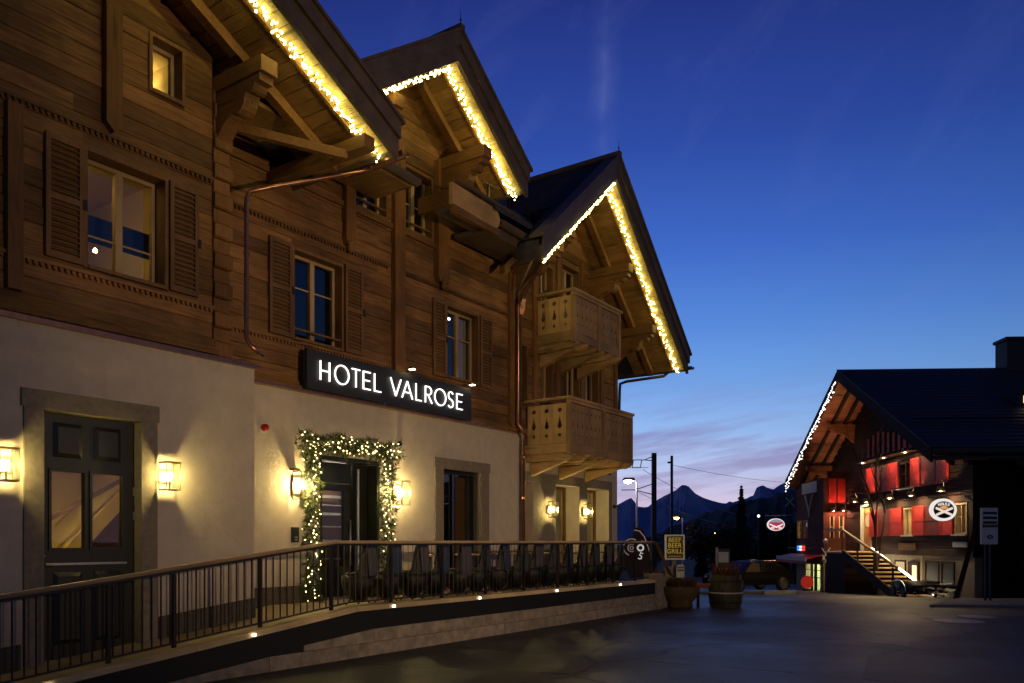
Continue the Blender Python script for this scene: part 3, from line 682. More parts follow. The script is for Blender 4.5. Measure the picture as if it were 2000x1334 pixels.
# stair hall behind the left door
b = B(); X0, X1, Y0, Y1, Z0, Z1 = 4.0, 6.6, yd + .20, yd + 2.6, .2, 3.0
b.add([(X0, Y0, Z0), (X1, Y0, Z0), (X1, Y1, Z0), (X0, Y1, Z0), (X0, Y0, Z1), (X1, Y0, Z1), (X1, Y1, Z1), (X0, Y1, Z1)], [(0, 3, 2, 1), (4, 5, 6, 7), (1, 2, 6, 5), (2, 3, 7, 6), (3, 0, 4, 7)])
b.put('room_lining', M['ochre'], hotel)
b = B(); b.prism([(4.6, .3), (7.0, 2.9), (7.0, 2.6), (4.9, .3)], 'xz', yd + 1.7, yd + 2.55); b.put('stair_flight', M['ochre'], hotel)
b = B(); b.bar((5.2, yd + 1.66, 1.75), (6.5, yd + 1.66, 2.5), .03, .06); b.put('stair_rail', M['curtain2'], hotel)
B().box(5.35, 5.55, yd + 1.2, yd + 1.4, 2.72, 2.84).put('ceiling_lamp', M['black'], hotel)
B().box(5.37, 5.53, yd + 1.22, yd + 1.38, 2.70, 2.717).put('ceiling_lamp', emis('hall lamp', (1, .80, .28, 1), 130), hotel)

# main entrance
ye = YM + .28
B().box(9.29, 9.34, YM + .01, ye + .1, .62, 3.05).box(10.62, 10.67, YM + .01, ye + .1, .62, 3.05).box(9.341, 10.619, YM + .01, ye + .1, 2.99, 3.05).put('door_casing', M['paint_dark'], hotel)
d = rects_box(cut([(9.36, 10.25, .68, 2.62)], (9.44, 10.07, 1.2, 2.5)), ye, ye + .06).put('door', M['paint_dark'], hotel)
B().box(9.44, 10.07, ye + .02, ye + .03, 1.2, 2.5).put('pane', M['glass'], d)
B().tube([(10.18, ye, 1.2), (10.18, ye - .06, 1.22), (10.18, ye - .06, 2.0), (10.18, ye, 2.02)], .016, 8).put('pull_handle', M['steel'], d, True)
B().box(9.36, 10.25, ye, ye + .05, 2.64, 2.985).put('door_transom', M['paint_dark'], hotel)
B().box(10.27, 10.61, ye - .04, ye + .05, .68, 2.985).put('door_side_panel', M['paint_dark'], hotel)
B().tube([(10.33, ye - .09, .75), (10.33, ye - .09, 2.9)], .03, 10).put('door_post', M['steel'], hotel)
b = B(); X0, X1, Y0, Y1, Z0, Z1 = 9.0, 11.2, ye + .15, ye + 4, .6, 3.1
b.add([(X0, Y0, Z0), (X1, Y0, Z0), (X1, Y1, Z0), (X0, Y1, Z0), (X0, Y0, Z1), (X1, Y0, Z1), (X1, Y1, Z1), (X0, Y1, Z1)], [(0, 3, 2, 1), (4, 5, 6, 7), (1, 2, 6, 5), (2, 3, 7, 6), (3, 0, 4, 7)])
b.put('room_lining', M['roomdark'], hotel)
for i, z in enumerate((1.3, 1.62, 1.9, 2.12, 2.3, 2.44)):
    B().box(9.4, 10.9, ye + .9, ye + 1.0, z, z + (.05 if i % 2 else .02)).put('reflection_bar', M['greywhite'], hotel)  # made-up bars behind the glass imitate lines reflected in the door
B().box(9.2, 11.0, ye + 1.1, ye + 1.2, .7, 2.6).put('reception_panel', M['curtain2'], hotel)
B().box(9.6, 10.6, ye + .5, ye + .6, 2.95, 2.99).put('ceiling_lamp', emis('lobby lamp', (1, .8, .6, 1), 45), hotel)
# dark window right of the entrance
surround(12.43, 13.71, .9, 3.07, .24, .2, YM, .03)
f = B(); y0, y1 = YM + .18, YM + .25
f.box(12.45, 12.50, y0, y1, .9, 3.05).box(13.64, 13.69, y0, y1, .9, 3.05).box(12.501, 13.639, y0, y1, 2.99, 3.05).box(12.98, 13.06, y0, y1, .9, 2.989)
f = f.put('window_frame', M['paint_dark'], hotel)
B().box(12.5, 12.98, YM + .21, YM + .216, .9, 2.99).put('pane', M['glass'], f); B().box(13.06, 13.64, YM + .21, YM + .216, .9, 2.99).put('pane', M['glass'], f)
B().box(12.955, 12.978, y0 - .02, y0 - .002, .9, 2.99).put('frame_edge', M['steel'], f)
b = B(); X0, X1, Y0, Y1, Z0, Z1 = 12.1, 14.0, YM + .42, YM + 4, .6, 3.2
BOX5 = [(0, 3, 2, 1), (4, 5, 6, 7), (1, 2, 6, 5), (2, 3, 7, 6), (3, 0, 4, 7)]
def box5(X0, X1, Y0, Y1, Z0, Z1): return B().add([(X0, Y0, Z0), (X1, Y0, Z0), (X1, Y1, Z0), (X0, Y1, Z0), (X0, Y0, Z1), (X1, Y0, Z1), (X1, Y1, Z1), (X0, Y1, Z1)], BOX5)
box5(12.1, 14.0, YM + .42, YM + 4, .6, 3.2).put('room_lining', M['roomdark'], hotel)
curtain(13.3, 13.75, YM + .5, .7, 3.1, M['curtain2']); curtain(12.4, 12.7, YM + .5, .7, 3.1, M['curtain2'])
B().ico((13.5, YM + 2.2, 2.6), .05, 1).put('pendant_lamp', emis('pendant', (1, .8, .5, 1), 14), hotel)
B().tube([(13.5, YM + 2.2, 2.65), (13.5, YM + 2.2, 3.2)], .008, 6).put('lamp_cord', M['black'], hotel)
# restaurant windows of the right block in one stone surround
b = B(); b.box(15.2, 19.50, YM - .03, YM - .001, 3.0, 3.22).box(15.66, 16.62, YM - .03, YM - .001, .9, 3.0).box(17.76, 18.15, YM - .03, YM - .001, .9, 3.0).box(19.33, 19.5, YM - .03, YM - .001, .9, 3.0)
b.put('stone_surround', M['stone'], hotel)
for x0, x1, z0, z1 in OPEN_R:
    y0 = YM + .36
    r = B(); r.box(x0, x0 + .01, YM - .028, y0, z0, z1).box(x1 - .01, x1, YM - .028, y0, z0, z1).box(x0 + .0105, x1 - .0105, YM - .028, y0, z1 - .012, z1 - .001); r.put('window_reveal', M['plaster'], hotel)
    f = B(); f.box(x0 + .012, x0 + .07, y0, y0 + .06, z0, z1 - .013).box(x1 - .07, x1 - .012, y0, y0 + .06, z0, z1 - .013).box(x0 + .071, x1 - .071, y0, y0 + .06, z1 - .08, z1 - .013)
    f = f.put('window_frame', M['casing'], hotel)
    B().box(x0 + .07, x1 - .07, y0 + .03, y0 + .036, z0, z1 - .08).put('pane', M['glass'], f)
    curtain(x0 - .05, x0 + (x1 - x0) * .40, y0 + .18, z0, z1, M['curtain'], .025, 30, 4)
    curtain(x0 + (x1 - x0) * .66, x1 + .05, y0 + .18, z0, z1, M['curtain'], .025, 30, 4)
    box5(x0 - .1, x1 + .1, y0 + .065, y0 + 3, .6, 3.3).put('room_lining', M['room'], hotel)
    B().box((x0 + x1) / 2 - .12, (x0 + x1) / 2 + .12, y0 + 1.2, y0 + 1.4, 3.2, 3.25).put('ceiling_lamp', emis('dining lamp', (1, .66, .26, 1), 70), hotel)
b = B()
for i in range(5): b.box(19.12, 19.44, YM - .03, YM - .012, 3.44 + i * .045, 3.466 + i * .045)
b.box(19.08, 19.48, YM - .012, YM - .002, 3.40, 3.68); b.put('vent_grille', M['iron'], hotel)

# ---- balconies of the right block
def circ(cx, cz, r, n=10, sx=1): return [(cx + r * sx * math.cos(2 * math.pi * k / n), cz + r * math.sin(2 * math.pi * k / n)) for k in range(n)]
def drop(cx, cz, r, h): return [(cx, cz + h), (cx - r * .45, cz + h * .45), (cx - r, cz), (cx - r * .6, cz - r * .8), (cx, cz - r * 1.1), (cx + r * .6, cz - r * .8), (cx + r, cz), (cx + r * .45, cz + h * .45)]
def balcony(x0, x1, yf, yw, zb, zt):
    n = int(round((x1 - x0 - .2) / .2)); H = zt - zb
    fl_ = B().box(x0 + .03, x1 - .03, yf + .04, yw, zb - .02, zb + .05).put('balcony_floor', M['larch'], hotel)
    for i in range(6):
        x = x0 + .12 + (x1 - x0 - .24) * i / 5
        B().prism([(yf - .05, zb - .055), (yf - .02, zb - .10), (yf + .10, zb - .15), (yw, zb - .17), (yw, zb - .022), (yf - .05, zb - .022)], 'yz', x - .06, x + .06).put('balcony_joist', M['larch_y'], hotel)
    rl = B(); rl.box(x0 - .05, x1 + .05, yf - .06, yf + .08, zt - .06, zt).box(x0 - .05, x0 + .08, yf + .081, yw, zt - .06, zt).box(x1 - .08, x1 + .05, yf + .081, yw, zt - .06, zt)
    rl.box(x0 - .02, x1 + .02, yf - .03, yf + .05, zt - .13, zt - .062); rl.put('balcony_rail', M['larch'], hotel)
    B().box(x0 - .01, x1 + .01, yf - .02, yf + .05, zb, zb + .2).put('balcony_beam', M['larch_shadex'], hotel); B().box(x0 - .01, x0 + .06, yf + .051, yw, zb, zb + .2).put('balcony_beam', M['larch_y'], hotel); B().box(x1 - .06, x1 + .01, yf + .051, yw, zb, zb + .2).put('balcony_beam', M['larch_y'], hotel)
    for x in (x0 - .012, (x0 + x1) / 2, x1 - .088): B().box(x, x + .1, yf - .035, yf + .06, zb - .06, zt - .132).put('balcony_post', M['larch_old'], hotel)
    bh = H - .35; wb = (x1 - x0 - .2) / n
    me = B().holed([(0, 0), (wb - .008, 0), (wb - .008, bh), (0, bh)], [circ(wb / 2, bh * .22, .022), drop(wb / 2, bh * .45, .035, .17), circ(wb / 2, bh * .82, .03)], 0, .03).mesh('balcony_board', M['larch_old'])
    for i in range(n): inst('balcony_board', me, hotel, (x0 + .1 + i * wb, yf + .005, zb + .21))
    ws = (yw - yf - .12) / 3
    me2 = B().holed([(0, 0), (ws - .008, 0), (ws - .008, bh), (0, bh)], [circ(ws / 2, bh * .20, .04), drop(ws / 2, bh * .44, .06, .24), circ(ws / 2, bh * .84, .05, 10, 1.2)], 0, .03).mesh('balcony_board', M['larch_z'])
    for i in range(3):
        for xs in (x0 + .035, x1 - .005): inst('balcony_board', me2, hotel, (xs, yf + .07 + i * ws, zb + .21), rot=(0, 0, R(90)))
balcony(15.32, 18.36, 9.04, YM - .03, 3.58, 4.79)
balcony(15.74, 17.97, 9.17, YM - .03, 6.12, 7.26)
for z, x0, x1 in ((3.42, 15.6, 18.1), (5.95, 16.0, 17.7)):
    for x in (x0, (x0 + x1) / 2, x1):
        B().prism([(9.25, z), (YM - .03, z - .30), (YM - .03, z - .02), (9.25, z + .0)], 'yz', x - .07, x + .07).put('balcony_bracket', M['larch_y'], hotel)
# ------------------------------------------------------------------ terrace, ramp, wall
YR = 8.48                                            # line of the railing
TX0, TX1, KX = 1.6, 18.35, 8.25
def fz(x): return .66 if x >= KX else .66 - .109 * (KX - x)
b = B()
xs = [TX0, KX, TX1]
for y0, y1 in ((YR - .055, YM + .02),):
    vs = []; 
    for x in xs: vs += [(x, y0, fz(x) - .004), (x, y1, fz(x) - .004), (x, y0, fz(x) - .25), (x, y1, fz(x) - .25)]
    fs = []
    for i in range(2): fs += [(4 * i, 4 * i + 4, 4 * i + 5, 4 * i + 1), (4 * i + 2, 4 * i + 3, 4 * i + 7, 4 * i + 6), (4 * i, 4 * i + 2, 4 * i + 6, 4 * i + 4)]
    b.add(vs, fs)
o = b.put('terrace_floor', M['floor']); o['kind'] = 'structure'
tw = thing('terrace_wall', 'low pale stone wall under the terrace and ramp with a wooden sill on a dark band', 'wall', (10, 8.3, 0))
x = TX0
while x < TX1 + .2:                                                     # stone blocks in two courses
    x1 = min(x + random.uniform(1.3, 2.3), TX1 + .25)
    for k in range(2):
        a, c = x + (.55 if k else 0), x1 + (.55 if k else 0)
        a = min(a, TX1 + .2); c = min(c, TX1 + .25)
        if c - a < .06: continue
        h0, h1 = (fz(a) - .28), (fz(c) - .28)
        lo = -.35
        za0, za1 = (lo, .19) if k == 0 else (.19, h0); zc0, zc1 = (lo, .19) if k == 0 else (.19, h1)
        za1, zc1 = min(za1, h0), min(zc1, h1)
        if k == 1 and (h0 < .22 or h1 < .22): continue
        if za1 < -.3: continue
        j = random.uniform(-.006, .004); g = .002
        y0 = YR - .175 + j
        B().add([(a + g, y0 + .006, za0 + g), (c - g, y0 + .006, zc0 + g), (c - g, y0 + .006, zc1 - g), (a + g, y0 + .006, za1 - g),
                 (a + g + .007, y0, za0 + g + .006), (c - g - .007, y0, zc0 + g + .006), (c - g - .007, y0, zc1 - g - .006), (a + g + .007, y0, za1 - g - .006),
                 (a + g, y0 + .3, za0 + g), (c - g, y0 + .3, zc0 + g), (c - g, y0 + .3, zc1 - g), (a + g, y0 + .3, za1 - g)],
                [(0, 1, 5, 4), (1, 2, 6, 5), (2, 3, 7, 6), (3, 0, 4, 7), (4, 5, 6, 7), (3, 2, 10, 11), (0, 3, 11, 8), (1, 9, 10, 2), (0, 8, 9, 1)]).put('stone_block', M['block'], tw)
    x = x1
b = B()
for x0, x1 in ((TX0, KX), (KX, TX1)):
    b.prism([(x0, fz(x0) - .34), (x1, fz(x1) - .34), (x1, fz(x1) - .02), (x0, fz(x0) - .02)], 'xz', YR - .155, YR - .06)
b.put('dark_band', M['black'], tw)
x = TX0
while x < TX1 - .05:                                                    # sill boards
    x1 = min(x + 2.05, TX1)
    if x < KX < x1: x1 = KX
    B().add([(x + .003, YR - .19, fz(x) - .01), (x1 - .003, YR - .19, fz(x1) - .01), (x1 - .003, YR - .15, fz(x1) + .055), (x + .003, YR - .15, fz(x) + .055),
             (x + .003, YR + .12, fz(x) + .06), (x1 - .003, YR + .12, fz(x1) + .06), (x1 - .003, YR + .12, fz(x1) - .01), (x + .003, YR + .12, fz(x) - .01)],
            [(0, 1, 2, 3), (3, 2, 5, 4), (4, 5, 6, 7), (0, 7, 6, 1), (0, 3, 4, 7), (1, 6, 5, 2)]).put('sill_board', M['kerb'], tw)
    x = x1
B().box(18.18, 18.52, YR - .22, YR + .14, -.2, .86).put('end_pillar', M['block'], tw)
B().box(18.35, 18.6, YR + .14, YM, -.6, .62).put('end_wall', M['block'], tw)
# steps down at the far end of the terrace
st = thing('terrace_steps', 'pale stone steps leading down from the far end of the terrace', 'steps', (19, 8.9, 0))
for i in range(4): B().box(18.61 + i * .30, 18.90 + i * .30, YR + .1, YM - .2, -.4, .60 - i * .155).put('step', M['block'], st)
b = B(); b.prism([(18.55, -.4), (19.85, -.4), (19.85, .12), (19.55, .12), (19.55, .30), (19.25, .30), (19.25, .46), (18.95, .46), (18.95, .70), (18.75, .84), (18.55, .84)], 'xz', YR - .12, YR + .09); b.put('stepped_cheek', M['block'], st)

rl = thing('terrace_railing', 'long dark iron railing with a pale wooden handrail along the ramp and terrace', 'railing', (10, YR, .7))
def hz(x): return 1.635 if x >= 8.0 else 1.635 - .1215 * (8.0 - x)
b = B()
def rail_sweep(pts, prof):
    vs = []; fs = []; n = len(prof)
    for i, p in enumerate(pts):
        for a, c in prof: vs.append((p[0], p[1] + a, p[2] + c))
    for i in range(len(pts) - 1):
        for k in range(n): fs.append((i * n + k, i * n + (k + 1) % n, (i + 1) * n + (k + 1) % n, (i + 1) * n + k))
    return vs, fs + [tuple(range(n)), tuple(range(len(pts) * n - 1, (len(pts) - 1) * n - 1, -1))]
prof = [(-.035, -.03), (-.045, -.01), (-.035, .012), (.035, .012), (.045, -.01), (.035, -.03)]
for xa, xb in ((1.9, 5.2), (5.204, 8.0), (8.004, 11.5), (11.504, 15.0), (15.004, 18.25)):
    B().add(*rail_sweep([(xa, YR, hz(xa)), (xb, YR, hz(xb))], prof)).put('handrail', M['rail'], rl)
B().add(*rail_sweep([(18.254, YR, 1.635), (18.45, YR, 1.625), (18.62, YR, 1.56), (18.78, YR, 1.42), (19.15, YR, 1.06), (19.6, YR, .68), (19.72, YR, .60), (19.8, YR, .6)], prof)).put('handrail', M['beam_y'], rl)
b = B()
for xa, xb in ((1.9, 8.0), (8.0, 18.3)):
    for dz, h in ((-.062, .03),): b.add(*[(lambda r: r)(x) for x in rail_sweep([(xa, YR, hz(xa) + dz), (xb, YR, hz(xb) + dz)], [(-.02, 0), (-.02, h), (.02, h), (.02, 0)])])
b.put('top_flat', M['iron'], rl)
b = B()
for xa, xb in ((1.9, KX), (KX, 18.3)): b.add(*rail_sweep([(xa, YR, fz(xa) + .10), (xb, YR, fz(xb) + .10)], [(-.015, 0), (-.015, .02), (.015, .02), (.015, 0)]))
b.put('bottom_flat', M['iron'], rl)
posts = [2.2, 3.45, 4.75, 5.52, 6.72, 7.92, 9.12, 10.32, 11.52, 12.72, 13.92, 15.12, 16.32, 17.4, 18.25]
for x in posts: B().box(x - .02, x + .02, YR - .022, YR + .022, fz(x) - .02, hz(x) - .064).put('post', M['iron'], rl)
bal = {}
x = 2.0
while x < 18.2:
    if min(abs(x - p) for p in posts) > .045:
        za, zb = fz(x) + .121, hz(x) - .064
        k = round(zb - za, 2) + (.001 if x > 8.6 else 0)
        if k not in bal: bal[k] = B().tube([(0, 0, 0), (0, 0, k)], .0045 if x > 8.6 else .0095, 6).mesh('baluster', M['iron'])
        inst('baluster', bal[k], rl, (x, YR, za))
    x += .112
# step lights let into the front of the sill
spots = [4.05, 6.48, 8.98, 11.1, 13.6, 16.3]
names = ['the nearest, on the ramp at lower left', 'on the ramp below the left door lantern', 'below the garlanded door', 'third from the steps, below the dark window', 'second from the steps', 'closest to the terrace steps']
for x, s in zip(spots, names):
    B_ = B().box(x - .021, x + .021, YR - .202, YR - .185, fz(x) + .004, fz(x) + .036)
    t = thing('step_light', 'small square light in the terrace sill, ' + s, 'light', (x, YR - .2, fz(x)), 0, 'step lights along the terrace sill')
    B_.put('lens', M['spot'], t); B().box(x - .036, x + .036, YR - .196, YR - .186, fz(x) - .008, fz(x) - .001).put('bezel', M['steel'], t)

# ------------------------------------------------------------------ chairs with blankets, tables
def tub():
    prof = [(.07, .05), (.12, .10), (.19, .18), (.245, .28), (.265, .37), (.25, .46)]
    b = B(); b.lathe(prof, (0, 0, 0), 20); return b
def chair_back():
    vs = []; fs = []; n = 14
    rows = [(.25, .40), (.25, .55), (.245, .70), (.245, .84), (.25, .90)]
    for r, z in rows:
        for k in range(n + 1):
            a = R(180 + 5 + 170 * k / n); s = math.exp(-abs((k / n - .5) / .21) ** 3.2)
            zz_ = .40 + (z - .40) * (.18 + .82 * s)
            vs.append((r * math.cos(a), r * math.sin(a), zz_))
    for r, z in reversed(rows):
        for k in range(n + 1):
            a = R(180 + 5 + 170 * k / n); s = math.exp(-abs((k / n - .5) / .21) ** 3.2)
            zz_ = .40 + (z - .40) * (.18 + .82 * s)
            vs.append(((r - .035) * math.cos(a), (r - .035) * math.sin(a), zz_ + .001))
    m = len(rows) * 2; w_ = n + 1
    for i in range(m - 1):
        for k in range(n): fs.append((i * w_ + k, i * w_ + k + 1, (i + 1) * w_ + k + 1, (i + 1) * w_ + k))
    fs.append(tuple(i * w_ for i in range(m))); fs.append(tuple(i * w_ + n for i in range(m - 1, -1, -1)))
    return B().add(vs, fs)
M['cush'] = mat('brown seat cushion', (.11, .055, .03, 1), rough=.9, var=.2, nscale=12)
ch0 = thing('terrace_chair', 'x', 'chair', (0, 0, 0), 0, 'dark tub chairs lined up behind the railing', False)
tub().put('tub', M['wicker'], ch0, True); chair_back().put('backrest', M['wicker'], ch0, True)
B().lathe([(.18, .44), (.19, .47), (.175, .50)], (0, .02, 0), 16).put('cushion', M['cush'], ch0, True)
for sx in (-1, 1):
    for sy in (-1, 1): B().tube([(sx * .08, sy * .08, .10), (sx * .14, sy * .14, 0)], .012, 6).put('foot', M['iron'], ch0)
def blanket_mesh(seed, m):
    rnd = random.Random(seed); w_ = .105; sk = rnd.uniform(-.04, .10)
    path = [(-.13, .58), (-.165, .72), (-.195, .88), (-.225, .925), (-.255, .91), (-.266, .80), (-.268, .66), (-.272, .55), (-.274, .44 + rnd.uniform(-.06, .04))]
    nx = 8; vs = []; fs = []
    for th in (0, .012):
        for i, (y, z) in enumerate(path):
            for k in range(nx + 1):
                t = k / nx - .5; xx = t * 2 * w_ * (1 + .12 * i / 8) + sk * (i / 8)
                cv = .26 * (1 - math.cos(min(1.2, abs(xx) / .26)))
                yy = y + cv * (1 if y < -.21 else .9) + .002 * math.sin(k * 2.1 + seed) - th * (1 if y < -.22 else -1)
                vs.append((xx, yy, z + (th if .9 < z else 0)))
    P = len(path) * (nx + 1)
    for i in range(len(path) - 1):
        for k in range(nx):
            a = i * (nx + 1) + k; q = (a, a + 1, a + nx + 2, a + nx + 1)
            fs.append(q); fs.append(tuple(P + j for j in reversed(q)))
    for i in range(len(path) - 1):
        for k in (0, nx):
            a = i * (nx + 1) + k; fs.append((a, a + nx + 1, P + a + nx + 1, P + a))
    for k in range(nx):
        a = (len(path) - 1) * (nx + 1) + k; fs.append((a, a + 1, P + a + 1, P + a))
    return B().add(vs, fs).mesh('blanket', m, True)
BL = [mat('slate grey blanket', (.085, .082, .115, 1), rough=.95, bump=.3, nscale=60, var=.15), mat('navy blanket', (.040, .054, .13, 1), rough=.95, bump=.3, nscale=60, var=.15), mat('charcoal blanket', (.06, .066, .085, 1), rough=.95, bump=.3, nscale=60, var=.15)]
ORD = ['first', 'second', 'third', 'fourth', 'fifth', 'sixth', 'seventh', 'eighth', 'ninth', 'tenth', 'eleventh', 'twelfth', 'thirteenth', 'fourteenth', 'fifteenth', 'sixteenth']
CN = ['slate grey', 'navy', 'charcoal']
for i in range(15):
    x = 8.95 + i * .595; y = 8.98 + random.uniform(-.03, .03); rz = R(random.uniform(-9, 9))
    lab = f'black rounded tub chair behind the railing, {ORD[i]} from the left end of the row'
    if i == 0: ch = ch0; ch.location = (x, y, .66); ch.rotation_euler = (0, 0, rz); ch['label'] = lab
    else: ch = dup(ch0, (x, y, .66), rz, lab)
    if i == 14: continue
    c = [0, 1, 0, 1, 0, 1, 1, 2, 0, 2, 1, 0, 2, 0][i]
    o = bpy.data.objects.new('blanket', blanket_mesh(i, BL[c])); COL.objects.link(o); o.location = (x, y, .66); o.rotation_euler = (0, 0, rz)
    tag(o, f'{CN[c]} blanket hung over the back of the {ORD[i]} chair from the left', 'blanket', 'blankets on the terrace chairs')
tb = thing('terrace_table', 'x', 'table', (0, 0, 0), 0, 'small tables between the chairs and the hotel', False)
B().lathe([(.32, .70), (.34, .715), (.34, .735), (.32, .74)], (0, 0, 0), 24).put('table_top', M['larch'], tb)
B().lathe([(.03, .03), (.03, .70)], (0, 0, 0), 10).put('pedestal', M['iron'], tb); B().lathe([(.2, 0), (.19, .02), (.04, .035)], (0, 0, 0), 16).put('foot', M['iron'], tb)
for i in range(6):
    x = 11.4 + i * 1.22; lab = f'small round wooden table between chairs and hotel wall, {ORD[i]} from the garlanded door'
    if i == 0: tb.location = (x, 9.62, .66); tb['label'] = lab
    else: dup(tb, (x, 9.62, .66), 0, lab)

# ------------------------------------------------------------------ lanterns
M['filament2'] = emis('entrance lantern bulb', (1, .74, .28, 1), 1250)
def lantern(x0, x1, yw, z0, z1, dpt, label, arm=False):
    g = thing('wall_lantern', label, 'lantern', ((x0 + x1) / 2, yw, z0), 0, 'box lanterns on the hotel wall')
    y0 = yw - dpt - .05; y1 = yw - .05; t = .008
    B().box(x0 + .02, x1 - .02, y1 + .001, yw - .001, z0 + .10, z1 - .10).put('back_plate', M['stone'], g)
    f = B()
    for x in (x0, x1 - t):
        for y in (y0, y1 - t): f.box(x, x + t, y, y + t, z0, z1)
    for z in (z0, z1 - t):
        f.box(x0 + t, x1 - t, y0, y0 + t, z, z + t).box(x0, x0 + t, y0 + t, y1 - t, z, z + t).box(x1 - t, x1, y0 + t, y1 - t, z, z + t)
    f.put('frame', M['brass'], g)
    if not arm:
        B().box(x0 - .004, x1 + .004, y0 - .004, y1, z1 + .0005, z1 + .012).put('cap', M['brass'], g)
        B().box(x0 + .001, x1 - .001, y0 + .001, y1, z0 - .010, z0 - .0005).put('base', M['brass'], g)
    if arm: B().box(x0 - .02, x0 + .10, y1 - .06, yw - .001, z1 + .013, z1 + .05).put('arm', M['brass'], g)
    p = B().box(x0 + t, x1 - t, y0 + .002, y0 + .005, z0 + t, z1 - t); p.put('glass_pane', M['lantern_glass'], g)
    for x in (x0 + .002, x1 - .005): B().box(x, x + .003, y0 + t, y1 - t, z0 + t, z1 - t).put('glass_pane', M['lantern_glass'], g)
    xc = (x0 + x1) / 2; ycn = (y0 + y1) / 2; zc = (z0 + z1) / 2
    B().tube([(xc, ycn, z0), (xc, ycn, zc - .07)], .012, 8).put('bulb_holder', M['brass'], g)
    B().lathe([(.006, -.05), (.02, -.03), (.032, 0), (.026, .03), (.006, .048)], (xc, ycn, zc), 10).put('bulb', M['filament2'] if arm else M['filament'], g, True)
lantern(4.03, 4.23, YL, 2.28, 2.62, .17, 'brass box lantern at the left edge, left of the tall panelled door')
lantern(5.94, 6.14, YL, 2.28, 2.62, .17, 'brass box lantern right of the tall panelled door')
lantern(8.67, 8.91, YM, 2.29, 2.74, .20, 'taller glass lantern left of the garlanded entrance', True)
lantern(10.98, 11.22, YM, 2.29, 2.74, .20, 'taller glass lantern right of the garlanded entrance', True)
lantern(16.20, 16.40, YM - .032, 2.20, 2.56, .16, 'lantern on the left stone pier between the restaurant windows')
lantern(17.86, 18.06, YM - .032, 2.20, 2.56, .16, 'lantern on the right stone pier between the restaurant windows')

# ------------------------------------------------------------------ hotel sign with letters
sg = thing('hotel_sign', 'long anthracite sign with white lit letters reading HOTEL VALROSE', 'sign', (10.95, 10.0, 4.06))
B().box(8.82, 13.09, 9.99, 10.05, 4.06, 4.69).put('board', M['sign'], sg)
B().box(8.80, 13.11, 10.051, 10.10, 4.10, 4.65).put('mounting_frame', M['black'], sg)
LX = [(9.06, 9.29), (9.38, 9.71), (9.77, 9.96), (10.02, 10.21), (10.29, 10.47), (10.71, 10.98), (11.01, 11.29), (11.37, 11.54), (11.63, 11.84), (11.91, 12.26), (12.31, 12.49), (12.57, 12.77)]
def strokes(ch):
    def arc(cx, cz, rx, rz, a0, a1, n=20): return [(cx + rx * math.cos(R(a0 + (a1 - a0) * k / n)), cz + rz * math.sin(R(a0 + (a1 - a0) * k / n))) for k in range(n + 1)]
    return {'H': [[(.08, 0), (.08, 1)], [(.92, 0), (.92, 1)], [(.08, .5), (.92, .5)]], 'O': [arc(.5, .5, .47, .5, 0, 360)],
            'T': [[(0, .97), (1, .97)], [(.5, 0), (.5, .97)]], 'E': [[(.1, 0), (.1, 1)], [(.1, .97), (1, .97)], [(.1, .5), (.9, .5)], [(.1, .03), (1, .03)]],
            'L': [[(.1, 0), (.1, 1)], [(.1, .03), (1, .03)]], 'V': [[(0, 1), (.5, 0)], [(.5, 0), (1, 1)]], 'A': [[(0, 0), (.5, 1)], [(.5, 1), (1, 0)], [(.2, .34), (.8, .34)]],
            'R': [[(.1, 0), (.1, 1)], [(.1, .97), (.5, .97)] + arc(.5, .73, .42, .24, 90, -90)[1:] + [(.1, .49)], [(.45, .49), (1, 0)]],
            'S': [arc(.52, .75, .40, .23, 30, 270) + arc(.48, .26, .42, .25, 90, -150)[1:]]}[ch]
def letter(ch, x0, x1, z0, z1, y, wd, m, parent):
    b = B()
    for s in strokes(ch):
        P = [Vector((x0 + (x1 - x0) * a, z0 + (z1 - z0) * c)) for a, c in s]
        L = []; Q = []
        for i, p in enumerate(P):
            d = (P[min(i + 1, len(P) - 1)] - P[max(i - 1, 0)])
            if len(P) > 4 and (P[0] - P[-1]).length < 1e-4 and i in (0, len(P) - 1): d = P[1] - P[-2]
            d.normalize(); n = Vector((-d.y, d.x)) * wd / 2; L.append(p + n); Q.append(p - n)
        vs = []; fs = []
        for i in range(len(P)):
            for yy in (y, y + .02): vs += [(L[i].x, yy, L[i].y), (Q[i].x, yy, Q[i].y)]
        for i in range(len(P) - 1):
            k = 4 * i; fs += [(k, k + 1, k + 5, k + 4), (k + 2, k + 6, k + 7, k + 3), (k, k + 4, k + 6, k + 2), (k + 1, k + 3, k + 7, k + 5)]
        fs += [(0, 2, 3, 1), (4 * len(P) - 4, 4 * len(P) - 3, 4 * len(P) - 1, 4 * len(P) - 2)]
        b.add(vs, fs)
    return b.put('letter', m, parent)
for ch_, (a, c) in zip('HOTELVALROSE', LX):
    letter(ch_, a, c, 4.225, 4.535, 9.955, .020, M['led'], sg)
for z in (4.03, 4.70): B().box(10.575, 10.59, 9.97, 9.985, z, z + .03).put('bracket_clip', M['steel'], sg)
for x, nm in ((11.22, 'left'), (13.02, 'right')):
    g = thing('sign_spotlight', f'small lit spotlight standing on top of the hotel sign, {nm} one', 'spotlight', (x, 9.98, 4.70), 0, 'spotlights on the sign')
    B().tube([(x, 10.0, 4.69), (x, 9.94, 4.76)], .012, 6).put('stem', M['brass'], g)
    B().box(x - .045, x + .045, 9.86, 9.96, 4.76, 4.80).put('housing', M['brass'], g)
    B().box(x - .04, x + .04, 9.865, 9.955, 4.751, 4.759).put('lens', emis('sign spot', (1, .80, .45, 1), 22), g)

